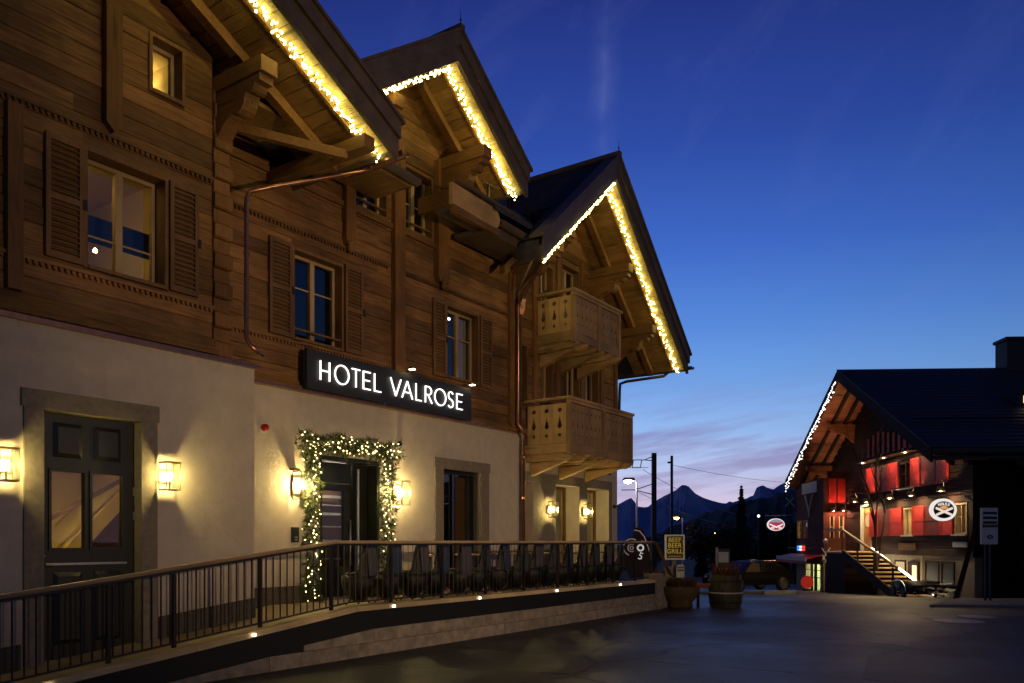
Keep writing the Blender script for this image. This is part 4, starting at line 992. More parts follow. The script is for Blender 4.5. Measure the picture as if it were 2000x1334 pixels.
# small fittings on the wall
g = thing('fire_alarm', 'small round red alarm sounder on the plaster left of the entrance', 'alarm', (8.15, YM, 3.36))
M['red'] = mat('red plastic', (.35, .015, .01, 1), rough=.3)
b = B(); b.lathe([(.055, 0), (.06, .03), (.05, .07), (.02, .09)], (0, 0, 0), 14); b.xf(Matrix.Translation((8.15, YM - .002, 3.37)) @ Matrix.Rotation(R(90), 4, 'X')).put('sounder', M['red'], g, True)
B().box(8.10, 8.20, YM - .012, YM - .001, 3.30, 3.44).put('base_plate', M['white'], g)
g = thing('door_intercom', 'small dark intercom plate left of the garlanded door', 'intercom', (8.75, YM, 1.6))
B().box(8.68, 8.82, YM - .03, YM - .002, 1.62, 1.86).put('plate', M['paint_dark'], g); B().box(8.70, 8.80, YM - .034, YM - .0305, 1.74, 1.84).put('screen', M['iron'], g)
for z in (1.65, 1.69): B().box(8.72, 8.78, YM - .036, YM - .0305, z, z + .02).put('button', M['steel'], g)
g = thing('wall_camera', 'small round camera above the upper right corner of the garland', 'camera', (11.12, YM, 3.36))
b = B(); b.lathe([(.05, 0), (.05, .04), (.03, .07)], (0, 0, 0), 12).xf(Matrix.Translation((11.17, YM - .002, 3.42)) @ Matrix.Rotation(R(90), 4, 'X')).put('dome', M['black'], g, True)
B().box(11.10, 11.24, YM - .011, YM - .0025, 3.35, 3.49).put('plate', M['greywhite'], g)
g = thing('wall_tap', 'small dark bracket lamp at the far corner of the hotel front', 'lamp', (19.7, YM, 2.55))
B().tube([(19.66, YM, 2.57), (19.66, YM - .14, 2.57), (19.66, YM - .18, 2.50)], .018, 6).put('arm', M['iron'], g); B().box(19.61, 19.71, YM - .02, YM - .001, 2.52, 2.62).put('plate', M['iron'], g)

# ------------------------------------------------------------------ fairy lights under the barge boards
ME_BULB = B().ico((0, 0, 0), .0145, 1).mesh('bulb', M['bulb'])
def fairy(P, Q, Y0, n, label, dy=(.22, .36), dz=(.03, .11), t0=.02):
    s = thing('fairy_lights', label, 'fairy lights', ((P[0] + Q[0]) / 2, Y0 + .25, (P[1] + Q[1]) / 2), 0, 'strings of fairy lights under the eaves')
    pts = []
    for i in range(n):
        t = t0 + (1 - t0) * (i + random.uniform(-.3, .3)) / n
        x = P[0] + (Q[0] - P[0]) * t; z = P[1] + (Q[1] - P[1]) * t
        p = (x, Y0 + (random.uniform(*dy)), z - random.uniform(*dz)); pts.append(p)
        k = random.uniform(.7, 1.25); o = inst('bulb', ME_BULB, s, p, scl=(k, k, k * 1.3))
    b = B(); b.tube([(p[0], p[1], p[2] + .022) for p in pts], .0045, 4); b.put('wire', M['black'], s)
fairy((5.2, 8.95), (8.70, 7.22), 8.0, 170, 'fairy lights under the right slope of the nearest gable')
fairy(G2A, G2R, 8.9, 130, 'fairy lights under the right slope of the middle gable')
fairy(G2A, G2L, 8.9, 120, 'fairy lights under the left slope of the middle gable', (.06, .20), (.08, .16))
fairy(G3A, G3R, 8.7, 170, 'fairy lights under the right slope of the far gable above the balconies')
fairy(G3A, G3L, 8.7, 140, 'fairy lights under the left slope of the far gable above the balconies', (-.02, .06), (.085, .14))

# ------------------------------------------------------------------ lit garland round the entrance
M['fir'] = mat('fir needles', (.075, .105, .03, 1), rough=.8, var=.5, nscale=9)
gl_ = thing('door_garland', 'thick fir garland full of warm lights framing the hotel entrance', 'garland', (10, YM, .66))
path = [[(8.99, .70), (8.99, 3.10)], [(8.76, 3.21), (11.0, 3.25)], [(10.73, .70), (10.73, 3.12)]]
ME_GB = B().ico((0, 0, 0), .0135, 1).mesh('bulb', M['bulb2'])
vs = []; fs = []
def needle(c, d, L, wd):
    d = d.normalized(); s = d.cross(Vector((random.gauss(0, 1), random.gauss(0, 1), random.gauss(0, 1))))
    if s.length < 1e-3: return
    s.normalize(); k = len(vs)
    vs.extend([tuple(c - s * wd / 2), tuple(c + s * wd / 2), tuple(c + d * L + s * wd * .2), tuple(c + d * L - s * wd * .2)]); fs.append((k, k + 1, k + 2, k + 3))
wire = []
for pi, (p, q) in enumerate(path):
    L = math.dist(p, q); n = int(L * 260)
    for i in range(n):
        t = random.random(); cx = p[0] + (q[0] - p[0]) * t; cz = p[1] + (q[1] - p[1]) * t
        rr = .175 if pi != 1 else .185; rr *= 1 + .25 * math.sin(t * 19 + pi)
        a = random.uniform(0, 2 * math.pi); rad = rr * math.sqrt(random.random())
        ax = Vector((q[0] - p[0], 0, q[1] - p[1])).normalized(); o1 = Vector((0, 1, 0)); o2 = ax.cross(o1)
        c = Vector((cx, YM - .14, cz)) + (o1 * math.cos(a) + o2 * math.sin(a)) * rad * .8
        if c.y > YM - .005: c.y = YM - .005
        out = (o1 * math.cos(a) + o2 * math.sin(a)) + ax * random.uniform(-1, 1) + Vector((0, 0, -.3))
        for k in range(7):
            dd = out + Vector((random.gauss(0, .5), random.gauss(0, .5), random.gauss(0, .5)))
            if dd.y > 0 and c.y > YM - .08: dd.y = -dd.y
            needle(c, dd, random.uniform(.05, .11), .009)
B().add(vs, fs).put('foliage', M['fir'], gl_, kind='stuff')
for pi, (n, (p, q)) in enumerate(zip((74, 84, 64), path)):
    for i in range(n):
        t = (i + random.uniform(-.4, .4)) / n; a = random.uniform(R(150), R(390)); rr = random.uniform(.03, .175)
        ax = Vector((q[0] - p[0], 0, q[1] - p[1])).normalized(); o1 = Vector((0, 1, 0)); o2 = ax.cross(o1)
        c = Vector((p[0] + (q[0] - p[0]) * t, YM - .14, p[1] + (q[1] - p[1]) * t)) + (o2 * math.cos(a) + o1 * math.sin(a)) * rr * .92
        c.y = min(c.y, YM - .03)
        inst('bulb', ME_GB, gl_, tuple(c)); wire.append(tuple(c + Vector((0, .02, 0))))
B().tube(wire, .0035, 4).put('wire', M['black'], gl_)
# ------------------------------------------------------------------ timber bar chalet across the road (local: x towards the viewer, y into the house)
HO = (35.80, 6.17, 0); HR = R(211.4)
def hw(x, y, z=0): return (HO[0] + math.cos(HR) * x - math.sin(HR) * y, HO[1] + math.sin(HR) * x + math.cos(HR) * y, z)
M['darklog'] = wood('dark old timber', (.030, .0095, .006, 1), objvar=.4, rough=.85)
M['redlog'] = wood('reddish old timber', (.34, .10, .035, 1), stretch=(12, 1.2, 12), objvar=.4)
M['redpaint'] = mat('red shutter paint', (.40, .020, .014, 1), rough=.55, var=.2, nscale=6)
M['reddark'] = mat('dark red panel paint', (.15, .012, .010, 1), rough=.6, var=.25, nscale=6)
M['cream'] = mat('cream base plaster', (.27, .215, .14, 1), rough=.9, bump=.3, nscale=6, var=.15)
hs = thing('timber_chalet', 'old dark timber bar chalet across the road with red shutters and an outside stair', 'house', HO, HR, None, False)
def hp(b, name, m, parent=None, **k): return b.put(name, M[m] if isinstance(m, str) else m, parent or hs, **k)
hroof = lambda x: 8.40 - .515 * (-1.28 - x) if x < -1.28 else 8.40 - .492 * (x + 1.28)
z = 1.12
HWIN = [(1.42, 2.26, 1.88, 2.92), (5.48, 6.30, 1.88, 2.92), (-3.0, -1.85, 1.22, 3.2), (1.02, 2.1, 3.68, 4.7)]
while z < 8.3:
    zt = z + .26; x0, x1 = -7.8, 6.72
    while hroof(x0) < z + .1 and x0 < -1.3: x0 += .05
    while hroof(x1) < z + .1 and x1 > -1.2: x1 -= .05
    rs = [(x0, x1, z, zt)]
    for h in HWIN: rs = cut(rs, h)
    for r in rs: hp(B().plank(r[0], r[1], random.uniform(-.01, .006), .25, r[2], r[3], .02), 'wall_board', 'darklog')
    z = zt
hp(B().box(-7.8, 6.7, .02, .4, -1.6, 1.12), 'base_wall', 'cream')
hp(B().box(6.4, 6.70, .26, 14, -1, 4.7), 'side_wall', 'darklog')
hp(B().box(6.705, 6.74, -.05, .3, 1.12, 4.6).box(6.56, 6.70, -.05, -.012, 1.12, 4.6), 'corner_post', 'darklog')
# wing at the far left
rs = [(-9.3, -5.0, 1.0, 4.6)]
for h in [(-9.1, -8.3, 1.80, 2.70), (-8.1, -7.4, 1.80, 2.70)]: rs = cut(rs, h)
M['wingwood'] = wood('red lit wing timber', (.085, .026, .014, 1), objvar=.4, rough=.85)  # reddish lamplight on the wing is put into the timber colour
hp(rects_box(rs, -1.0, -.8), 'wing_wall', 'wingwood')
rs = [(-9.3, -5.0, -1.6, 1.0)]; rs = cut(rs, (-7.7, -5.5, -1.0, .55)); hp(rects_box(rs, -1.0, -.8), 'base_wall', 'cream')
def end_box(rects, x0, x1):                    # rectangles given as (y0, y1, z0, z1) on a wall facing the viewer
    b = B()
    for r in rects: b.box(x0, x1, r[0], r[1], r[2], r[3])
    return b
rs = [(-.79, 0.0, .98, 4.9)]
for h in [(-.72, -.52, 1.82, 2.8), (-.30, -.08, 1.82, 2.8)]: rs = cut(rs, h)
hp(end_box(rs, -5.2, -5.0), 'wing_wall', 'wingwood')
rs = cut([(-.79, 0.0, -1.6, .98)], (-.70, -.05, -1.0, .68)); hp(end_box(rs, -5.2, -5.0), 'base_wall', 'cream')
# roof
for s, Q in ((-1, (-9.15, 4.36)), (1, (7.3, 4.18))):
    A = (-1.28, 8.40)
    hp(B().prism([(A[0], A[1] + .06), (Q[0], Q[1] + .06), (Q[0], Q[1] + .40), (A[0], A[1] + .43)], 'xz', -1.55, 17), 'roof_slope', 'slate')
    hp(B().prism([(A[0], A[1] - .05), (Q[0], Q[1] - .05), (Q[0], Q[1] + .42), (A[0], A[1] + .45)], 'xz', -1.62, -1.553), 'barge_board', 'darklog')
    if s > 0:
        for i in range(26):
            t0, t1 = i / 26, min(1, (i + 1.15) / 26); fz_ = lambda t: (A[0] + (Q[0] - A[0]) * t, A[1] + (Q[1] - A[1]) * t + .425 - .03 * t)
            (xa, za), (xc, zc) = fz_(t0), fz_(t1)
            hp(B().prism([(xa, za + .004), (xc, zc + .035), (xc, zc + .06), (xa, za + .028)], 'xz', -1.66, 17), 'roof_course', 'slate')
        hp(B().tube([(5.0, -1.2, 5.85), (5.0, 16, 5.85)], .035, 6), 'snow_rail', 'iron')
        hp(gutter((7.38, -1.6, 4.42), (7.38, 17, 4.42), .09), 'gutter', 'iron')
    n = 26
    for i in range(n):
        a, c = i / n, (i + 1) / n - .003
        p = lambda t: (A[0] + (Q[0] - A[0]) * t, A[1] + (Q[1] - A[1]) * t)
        (xa, za), (xc, zc) = p(a), p(c); j = random.uniform(-.012, .006)
        hp(B().prism([(xa, za + j), (xc, zc + j), (xc, zc + .05), (xa, za + .05)], 'xz', -1.55, .2), 'soffit_board', 'redlog')
    for yy in (-1.0, -.45): hp(B().prism([(A[0], A[1] - .15), (Q[0], Q[1] - .15), (Q[0], Q[1] - .01), (A[0], A[1] - .01)], 'xz', yy, yy + .12), 'fly_rafter', 'darklog')
    for t in (.33, .72):
        x, zz_ = A[0] + (Q[0] - A[0]) * t, A[1] + (Q[1] - A[1]) * t
        hp(B().box(x - .1, x + .1, -1.2, .1, zz_ - .38, zz_ - .16), 'purlin', 'redlog')
        hp(B().prism([(-1.1, zz_ - .39), (-.02, zz_ - .39), (-.02, zz_ - 1.0), (-.25, zz_ - .8), (-.5, zz_ - .6), (-.8, zz_ - .55)], 'yz', x - .08, x + .08), 'carved_bracket', 'redlog')
hp(B().box(-1.75, -.85, 5.05, 5.85, 8.2, 9.9).box(-1.82, -.78, 4.98, 5.92, 9.9, 10.02), 'chimney', 'slate')
# dormer strip of lit panes in the roof
M['winlit'] = emis('lit window glow', (1, .74, .38, 1), 1.6); M['winlit2'] = emis('dim lit window glow', (1, .70, .34, 1), .7)
hp(B().box(2.0, 3.6, 3.1, 4.9, 5.8, 7.0), 'dormer', 'slate')
for i in range(4): hp(B().box(3.601, 3.62, 3.25 + i * .3, 3.48 + i * .3, 6.58, 6.84), 'window', 'winlit')
# lean-to beside the right corner
hp(B().prism([(7.2, 4.1), (9.3, 3.55), (9.3, 3.68), (7.2, 4.28)], 'xz', 1.0, 12), 'lean_to_roof', 'slate')
hp(B().box(6.745, 9.2, 1.4, 1.6, -.6, 3.5), 'lean_to_wall', 'darklog'); hp(B().box(9.0, 9.2, 1.61, 12, -.6, 3.5), 'lean_to_wall', 'darklog')
# windows, shutters
def hwindow(x0, x1, z0, z1, lit):
    f = B(); w_ = .06
    f.box(x0, x0 + w_, -.03, .12, z0, z1).box(x1 - w_, x1, -.03, .12, z0, z1).box(x0 + w_, x1 - w_, -.03, .12, z0, z0 + w_).box(x0 + w_, x1 - w_, -.03, .12, z1 - w_, z1)
    xm = (x0 + x1) / 2; f.box(xm - .03, xm + .03, -.01, .1, z0 + w_, z1 - w_)
    f = hp(f, 'window', 'frame' if lit else 'darklog')
    for s0, s1 in ((x0 + w_, xm - .03), (xm + .03, x1 - w_)):
        hp(B().box(s0, s1, .07, .076, z0 + w_, z1 - w_), 'pane', 'glass', f)
        hp(B().box(s0, s1, .06, .085, z0 + (z1 - z0) * .55, z0 + (z1 - z0) * .55 + .025), 'glazing_bar', 'frame' if lit else 'darklog', f)
    hp(box5(x0 - .1, x1 + .1, .26, 1.6, z0 - .2, z1 + .2), 'room_lining', 'room' if lit else 'roomdark')
    if lit: hp(B().box(xm - .15, xm + .15, .7, .9, z1 + .10, z1 + .14), 'ceiling_lamp', emis('bar lamp', (1, .70, .30, 1), lit))
    hp(B().box(x0 - .08, x1 + .08, -.12, -.031, z0 - .05, z0), 'window_sill', 'greywhite')
for i, h in enumerate(HWIN):
    if i == 2: continue
    hwindow(*h, [40, 46, 0, 0][i])
def hshutter(x0, x1, z0, z1, m='redpaint'):
    s = hp(B().box(x0, x1, -.075, -.035, z0, z1), 'shutter', m)
    b = B(); t = .06
    b.box(x0, x0 + t, -.09, -.076, z0, z1).box(x1 - t, x1, -.09, -.076, z0, z1)
    for zz_ in (z0, (z0 + z1) / 2 - .03, z1 - t): b.box(x0 + t, x1 - t, -.09, -.076, zz_, zz_ + t)
    hp(b, 'rail_frame', m, s)
for x0, x1, z0, z1, m in ((.25, 1.36, 1.86, 2.95, 'redpaint'), (2.30, 3.25, 1.86, 2.95, 'redpaint'), (4.52, 5.42, 1.86, 2.95, 'redpaint'), (-1.88, -.96, 1.84, 2.95, 'redpaint'),
                          (-2.24, -1.32, 3.66, 4.75, 'redpaint'), (.05, .99, 3.66, 4.75, 'redpaint'), (2.13, 2.92, 3.66, 4.75, 'redpaint'), (4.13, 5.1, 3.66, 4.7, 'redpaint'), (-.92, .22, 1.86, 2.95, 'reddark'), (3.29, 4.48, 1.86, 2.95, 'reddark'), (-1.29, .02, 3.66, 4.75, 'reddark'), (2.95, 4.10, 3.66, 4.75, 'reddark')):
    hshutter(x0, x1, z0, z1, m)
for i in range(9): hp(B().box(-2.2 + i * .52, -1.95 + i * .52, -.05, -.012, 5.2, 6.2 - abs(i - 2) * .08), 'gable_board', 'redpaint')
hp(B().box(-2.4, 2.9, -.5, -.012, 5.0, 5.1), 'gable_shelf', 'darklog')
# red shutters and windows on the wing end
for y0, y1 in ((-.78, -.44), (-.36, -.03)): hp(B().box(-4.998, -4.95, y0, y1, 3.45, 4.55), 'shutter', 'redpaint')
for y0, y1 in ((-.72, -.52), (-.30, -.08)):
    f = hp(end_box([(y0, y0 + .03, 1.82, 2.8), (y1 - .03, y1, 1.82, 2.8)], -5.1, -4.98), 'window', 'frame'); hp(B().box(-5.06, -5.055, y0 + .03, y1 - .03, 1.82, 2.8), 'pane', 'glass', f)
    hp(B().box(-5.06, -5.04, y0 + .03, y1 - .03, 2.3, 2.33), 'glazing_bar', 'frame', f)
hp(B().box(-7.6, -5.3, -.70, -.02, 1.2, 1.25).box(-7.6, -7.5, -.7, -.02, 1.25, 3.2), 'room_lining', 'room')
hp(B().box(-6.2, -5.6, -.5, -.2, 3.0, 3.05), 'ceiling_lamp', emis('wing lamp', (1, .76, .42, 1), 40))
for x0, x1 in ((-9.1, -8.3), (-8.1, -7.4)):
    f = hp(B().box(x0, x0 + .05, -1.02, -.9, 1.8, 2.7).box(x1 - .05, x1, -1.02, -.9, 1.8, 2.7).box(x0 + .05, x1 - .05, -1.02, -.9, 2.65, 2.7), 'window', 'frame')
    hp(B().box(x0 + .05, x1 - .05, -.95, -.945, 1.8, 2.65), 'pane', 'glass', f)
    for k in (1, 2): hp(B().box(x0 + .05, x1 - .05, -.96, -.935, 1.8 + k * .28, 1.82 + k * .28), 'glazing_bar', 'frame', f)
hp(box5(-9.25, -7.2, -.75, .8, 1.3, 3.0), 'room_lining', 'room'); hp(B().box(-8.5, -8.2, 0, .3, 2.9, 2.95), 'ceiling_lamp', emis('wing room lamp', (1, .72, .34, 1), 70))
# cellar shop openings: greenish lit rooms
M['shopwall'] = mat('pale green shop wall', (.55, .60, .38, 1), rough=.8)
hp(box5(-7.9, -5.3, -.78, 1.4, -1.2, .9), 'room_lining', 'shopwall')
hp(B().box(-7.0, -6.2, -.3, .1, .80, .86), 'ceiling_lamp', emis('shop lamp', (.95, 1, .62, 1), 75))
hp(B().box(-5.5, -5.25, -.68, -.42, -1.1, .3), 'shop_panel', 'cream'); hp(B().box(-5.4, -5.2, -.3, -.1, -1.1, .5), 'shop_panel', 'shopwall')
for x in (-6.9, -6.3): hp(B().box(x, x + .06, -1.03, -.9, -1.0, .55), 'shop_mullion', 'darklog')
for zz_ in (-.1, .25): hp(B().box(-7.7, -5.5, -1.0, -.93, zz_, zz_ + .03), 'shop_mullion', 'darklog')
hp(B().prism([(-1.75, .80), (-1.01, .98), (-1.01, 1.02), (-1.75, .86)], 'yz', -10.2, -5.1), 'awning', 'redpaint'); hp(B().box(-10.2, -5.1, -1.79, -1.752, .72, .90), 'awning_front', 'greywhite')
hp(B().box(-10.2, -5.1, -1.785, -1.753, .58, .715), 'awning_valance', 'redpaint')
# basement windows and door right of the stair
for x0, x1, z0, z1, lit in ((.55, 1.55, .30, .92, 8), (3.2, 4.3, .05, .95, 0), (4.45, 5.4, .05, .95, 0)):
    f = hp(B().box(x0, x0 + .07, -.02, .03, z0, z1).box(x1 - .07, x1, -.02, .03, z0, z1).box(x0 + .07, x1 - .07, -.02, .03, z1 - .07, z1).box(x0 + .07, x1 - .07, -.02, .03, z0, z0 + .07), 'window', 'darklog')
    hp(B().box(x0 + .07, x1 - .07, .002, .015, z0 + .07, z1 - .07), 'pane', 'winlit2' if lit else 'black', f)
f = hp(B().box(1.85, 2.75, -.05, .015, -.4, .88), 'door', 'darklog'); hp(B().box(2.25, 2.62, -.06, -.051, -.3, .75), 'pane', 'winlit', f)
hp(B().box(2.9, 3.05, -.03, .015, -.4, 1.1), 'door_jamb', 'cream')
# entrance door with arched panel
f = hp(B().box(-2.95, -1.9, .08, .14, 1.24, 3.15), 'door', wood('warm door wood', (.42, .19, .06, 1), stretch=(12, 12, 1.2))); 
hp(B().lathe([(.28, 0), (.28, .02)], (0, 0, 0), 16).xf(Matrix.Translation((-2.42, .07, 2.55)) @ Matrix.Rotation(R(90), 4, 'X')), 'pane', 'winlit2', f)
hp(B().box(-3.06, -2.96, -.04, .2, 1.22, 3.25).box(-1.89, -1.79, -.04, .2, 1.22, 3.25).box(-2.955, -1.895, -.04, .2, 3.16, 3.25), 'door_casing', 'greywhite')
# outside stair
SX0, SX1, SN = -.9, 4.2, 11
for i in range(SN):
    t = i / (SN - 1); x = SX0 + (SX1 - SX0) * t; zz_ = 1.22 - 1.45 * t
    hp(B().box(x, x + .48, -1.50, -.42, zz_ - .05, zz_), 'stair_tread', 'larch_y'); hp(B().box(x + .02, x + .05, -1.48, -.44, zz_ - .17, zz_ - .051), 'stair_riser', 'darklog')
hp(B().box(-3.2, SX0, -1.5, -.02, 1.14, 1.22), 'landing', 'larch'); hp(B().box(-3.2, SX0, -1.45, -.1, -1.2, 1.139), 'landing_base', 'darklog')
for y, m in ((-1.56, 'darklog'), (-.40, 'darklog')): hp(B().prism([(SX0, .95), (SX1 + .3, -.5), (SX1 + .6, -.4), (SX1 + .5, -.22), (SX0, 1.32)], 'xz', y, y + .05), 'stair_string', m)
M['ledstrip'] = emis('warm LED strip', (1, .86, .55, 1), 14)
hp(B().bar((SX0, -.36, 1.36), (SX1 + .55, -.36, -.20), .05, .05), 'stair_light_strip', 'ledstrip')
hp(B().bar((SX0, -1.54, 2.12), (SX1 + .4, -1.54, .72), .07, .08), 'stair_handrail', 'larch'); hp(B().bar((-3.2, -1.54, 2.14), (SX0, -1.54, 2.12), .07, .08), 'stair_handrail', 'larch')
for i in range(4):
    t = i / 3; x = SX0 + (SX1 - SX0) * t; hp(B().box(x - .03, x + .03, -1.57, -1.51, 1.3 - 1.4 * t, 2.08 - 1.36 * t), 'stair_post', 'darklog')
# boards on the dark wall
hp(B().box(1.0, 2.45, -.06, -.012, 1.3, 1.58), 'sign_board', 'cush'); hp(B().box(5.4, 6.35, -.06, -.012, 1.45, 1.62), 'sign_board', 'greywhite')
p = hp(B().box(-8.2, -5.9, -1.05, -1.005, 4.0, 4.52), 'banner', 'greywhite')
hp(B().bar((-7.6, -1.07, 3.9), (-7.0, -1.07, 3.1), .05, .07).bar((-6.4, -1.07, 3.9), (-7.0, -1.07, 3.1), .05, .07).bar((-7.0, -1.07, 3.1), (-7.0, -1.07, 2.85), .05, .07), 'antler_board', 'greywhite')
for c, x in ((lin(70, 150, 255), -9.0), (lin(220, 235, 255), -8.6), (lin(255, 60, 50), -8.2)): hp(B().box(x, x + .38, -1.06, -1.01, 1.18, 1.42), 'display_panel', emis('display', c, 1.6))
hp(B().box(-9.1, -5.0, -1.5, -1.45, 1.30, 1.34), 'gutter', 'iron')
# warm lamps on the chalet wall
M['barbulb'] = emis('bar lamp bulb', (1, .74, .36, 1), 1150); M['barbulb_red'] = emis('reddish bar lamp', (1, .42, .26, 1), 450)
M['barbulb_up'] = emis('gable lamp bulb', (1, .70, .40, 1), 420)
def barlamp(x, y, z, label, m='barbulb'):
    X, Y, Z = hw(x, y, z); g = thing('dome_lamp', label, 'lamp', (X, Y, Z), HR, 'dome lamps on the timber chalet', False)
    b = B(); b.lathe([(.10, .10), (.15, -.07), (.14, -.07), (.09, .10), (.10, .10)], (0, 0, 0), 16, False); b.put('shade', M['brass'], g, True)
    B().ico((0, 0, -.02), .055, 2).put('bulb', M[m], g, True)
    B().tube([(0, -y - .02, .28), (0, -y - .1, .34), (0, .02, .30), (0, .1, .18), (0, .095, .06)], .014, 6).put('arm', M['iron'], g)
    return g
for x, y, z, l in ((-2.45, -.5, 3.42, 'over the entrance door at the head of the stair'), (-1.3, -.42, 3.34, 'between the door and the first lower shutter'), (1.1, -.42, 3.38, 'above the second lower shutter'), (3.0, -.42, 3.38, 'above the third lower shutter, left of the oval sign'), (5.35, -.42, 3.40, 'above the last lit window at the near corner')):
    barlamp(x, y, z, 'brass dome lamp ' + l)
barlamp(-4.7, -.2, 3.12, 'reddish dome lamp on the wing wall, the right one', 'barbulb_red'); barlamp(-4.7, -.65, 3.1, 'reddish dome lamp on the wing wall, the left one', 'barbulb_red')
for x, l in ((-1.75, 'left'), (.5, 'middle'), (2.5, 'right')):
    barlamp(x, -.42, 5.02, f'small lamp below the gable boards of the timber chalet, {l} of three', 'barbulb_up')
# white icicle lights on the left slope
me = B().ico((0, 0, 0), .030, 1).mesh('bulb', emis('white fairy bulb', (1, .92, .85, 1), 4))
s = thing('icicle_lights', 'white icicle lights along the left roof edge of the timber chalet', 'fairy lights', hw(-5, -1.68, 6.3), HR, None, False)
cw_ = []
for i in range(120):
    t = (i + .5) / 120; x = -1.35 - 7.6 * t; zr = 8.40 - .515 * (-1.28 - x) - 6.3
    o = bpy.data.objects.new('bulb', me); COL.objects.link(o); o.parent = s; o.location = (x + 5, random.uniform(-.03, .03), zr - .02 - random.uniform(0, .3) * (i % 2)); cw_.append(tuple(o.location))
B().tube(cw_, .006, 4).put('wire', M['black'], s)
# oval projecting signs
def text(body, size, m, parent, M4, ext=.006):
    cu = bpy.data.curves.new('lettering', 'FONT'); cu.body = body; cu.size = size; cu.align_x = 'CENTER'; cu.align_y = 'CENTER'; cu.extrude = ext
    o = bpy.data.objects.new('lettering', cu); COL.objects.link(o); bpy.context.view_layer.update()
    dg = bpy.context.evaluated_depsgraph_get(); me_ = bpy.data.meshes.new_from_object(o.evaluated_get(dg)); bpy.data.objects.remove(o)
    me_.transform(M4); me_.materials.clear(); me_.materials.append(m)
    q = bpy.data.objects.new('lettering', me_); COL.objects.link(q); q.parent = parent; return q
def ell(rx, rz, n=32, x=0, z=0): return [(x + rx * math.cos(2 * math.pi * k / n), z + rz * math.sin(2 * math.pi * k / n)) for k in range(n)]
FACE = math.atan2(SF, CF) - R(90)                   # heading of a board square to the viewer
def oval(loc, rx, rz, label, col, bar, name='oval_sign'):
    g = thing(name, label, 'sign', loc, FACE + R(8), None, False)
    B().prism(ell(rx, rz), 'xz', -.05, .05).put('rim', emis('sign rim', (1, .93, .86, 1), .85 * col), g)
    return g
M['signdark'] = mat('dark sign face', (.03, .008, .008, 1), rough=.5)
X, Y = cw(14.2, 27.0)
g = oval((X, Y, 2.68), .47, .37, 'white rimmed oval sign with crossed white planks projecting between the right windows', 1.0, 0)
B().prism(ell(.37, .28), 'xz', -.056, -.051).put('face', M['signdark'], g)
B().prism([(-.17, .05), (0, .015), (.17, .05), (.08, .12), (0, .14), (-.08, .12)], 'xz', -.064, -.057).put('emblem', emis('sign orange', (1, .42, .16, 1), .75), g)
for sg_ in (-1, 1): B().bar((-.28 * sg_, -.068, -.17), (.30 * sg_, -.068 - .008 * (sg_ > 0), .06), .012, .075).put('crossed_plank', emis('sign cream', (1, .85, .72, 1), .8), g)
for i, chx in enumerate('REBLEUS'):
    a = R(118 - i * 56 / 6); text(chx, .13, M['white'] if False else emis('sign letters', (1, .9, .8, 1), .9), g, Matrix.Translation((.36 * math.cos(a) * 1.05, -.06, .26 * math.sin(a) - .07)) @ Matrix.Rotation(a - R(90), 4, 'Y').inverted() @ Matrix.Rotation(R(90), 4, 'X'))
B().tube([(-.55, 0, .44), (.62, 0, .50)], .022, 6).put('bracket_arm', M['larch'], g); B().tube([(-.2, 0, .36), (-.2, 0, .46)], .01, 5).put('hanger', M['iron'], g); B().tube([(.2, 0, .36), (.2, 0, .48)], .01, 5).put('hanger', M['iron'], g)
X, Y = cw(13.75, 42.7)
g = oval((X, Y, 2.52), .47, .32, 'oval lit red and white sign hanging from a bar left of the timber chalet', 1.0, 0)
B().prism(ell(.42, .28), 'xz', -.056, -.051).put('face', emis('sign pink', lin(190, 60, 85), .75), g)
B().prism([(-.36, .12), (.36, .12), (.26, .22), (.1, .27), (-.1, .27), (-.26, .22)], 'xz', -.062, -.057).put('emblem', emis('sign grey sky', lin(150, 160, 175), .8), g)
B().prism([(-.38, .06), (-.36, -.01), (0, -.18), (.36, -.01), (.38, .06), (0, -.09)], 'xz', -.068, -.063).put('emblem', emis('sign white', (1, .9, .9, 1), .9), g)
for sg_ in (-1, 1): B().prism(ell(.11, .055, 14, .2 * sg_, -.17), 'xz', -.068, -.063).put('emblem', emis('sign white low', (1, .8, .8, 1), .8), g)
B().tube([(-.6, 0, .46), (.85, 0, .50)], .02, 6).put('bracket_arm', M['greywhite'], g)
for sx in (-.2, .2): B().tube([(sx, 0, .3), (sx, 0, .48)], .01, 5).put('hanger', M['iron'], g)
# red round disc and lantern ornaments by the shop
X, Y, Z = hw(-6.0, -1.45, -.55)
g = thing('red_disc_sign', 'red round advertising disc leaning by the lit cellar shop', 'sign', (X, Y, gz(X, Y)), FACE, None, False)
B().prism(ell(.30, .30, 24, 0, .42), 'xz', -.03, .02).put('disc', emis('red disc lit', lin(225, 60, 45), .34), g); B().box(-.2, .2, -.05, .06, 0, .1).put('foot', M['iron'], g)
X, Y, Z = hw(-4.4, -1.1, 0)
g = thing('iron_ornament', 'dark wrought iron ornament post with a crossed lattice beside the stair', 'ornament', (X, Y, gz(X, Y)), FACE, None, False)
B().box(-.03, .03, -.03, .03, 0, 2.2).put('post', M['iron'], g); B().ico((0, 0, 2.3), .12, 2).put('globe', M['steel'], g, True)
b = B(); b.bar((-.2, -.05, 1.1), (.2, -.05, 1.7), .02, .03).bar((.2, -.05, 1.1), (-.2, -.05, 1.7), .02, .03).bar((-.2, -.05, 1.4), (.2, -.05, 2.0), .02, .03).bar((.2, -.05, 1.4), (-.2, -.05, 2.0), .02, .03); b.put('lattice', M['greywhite'], g)
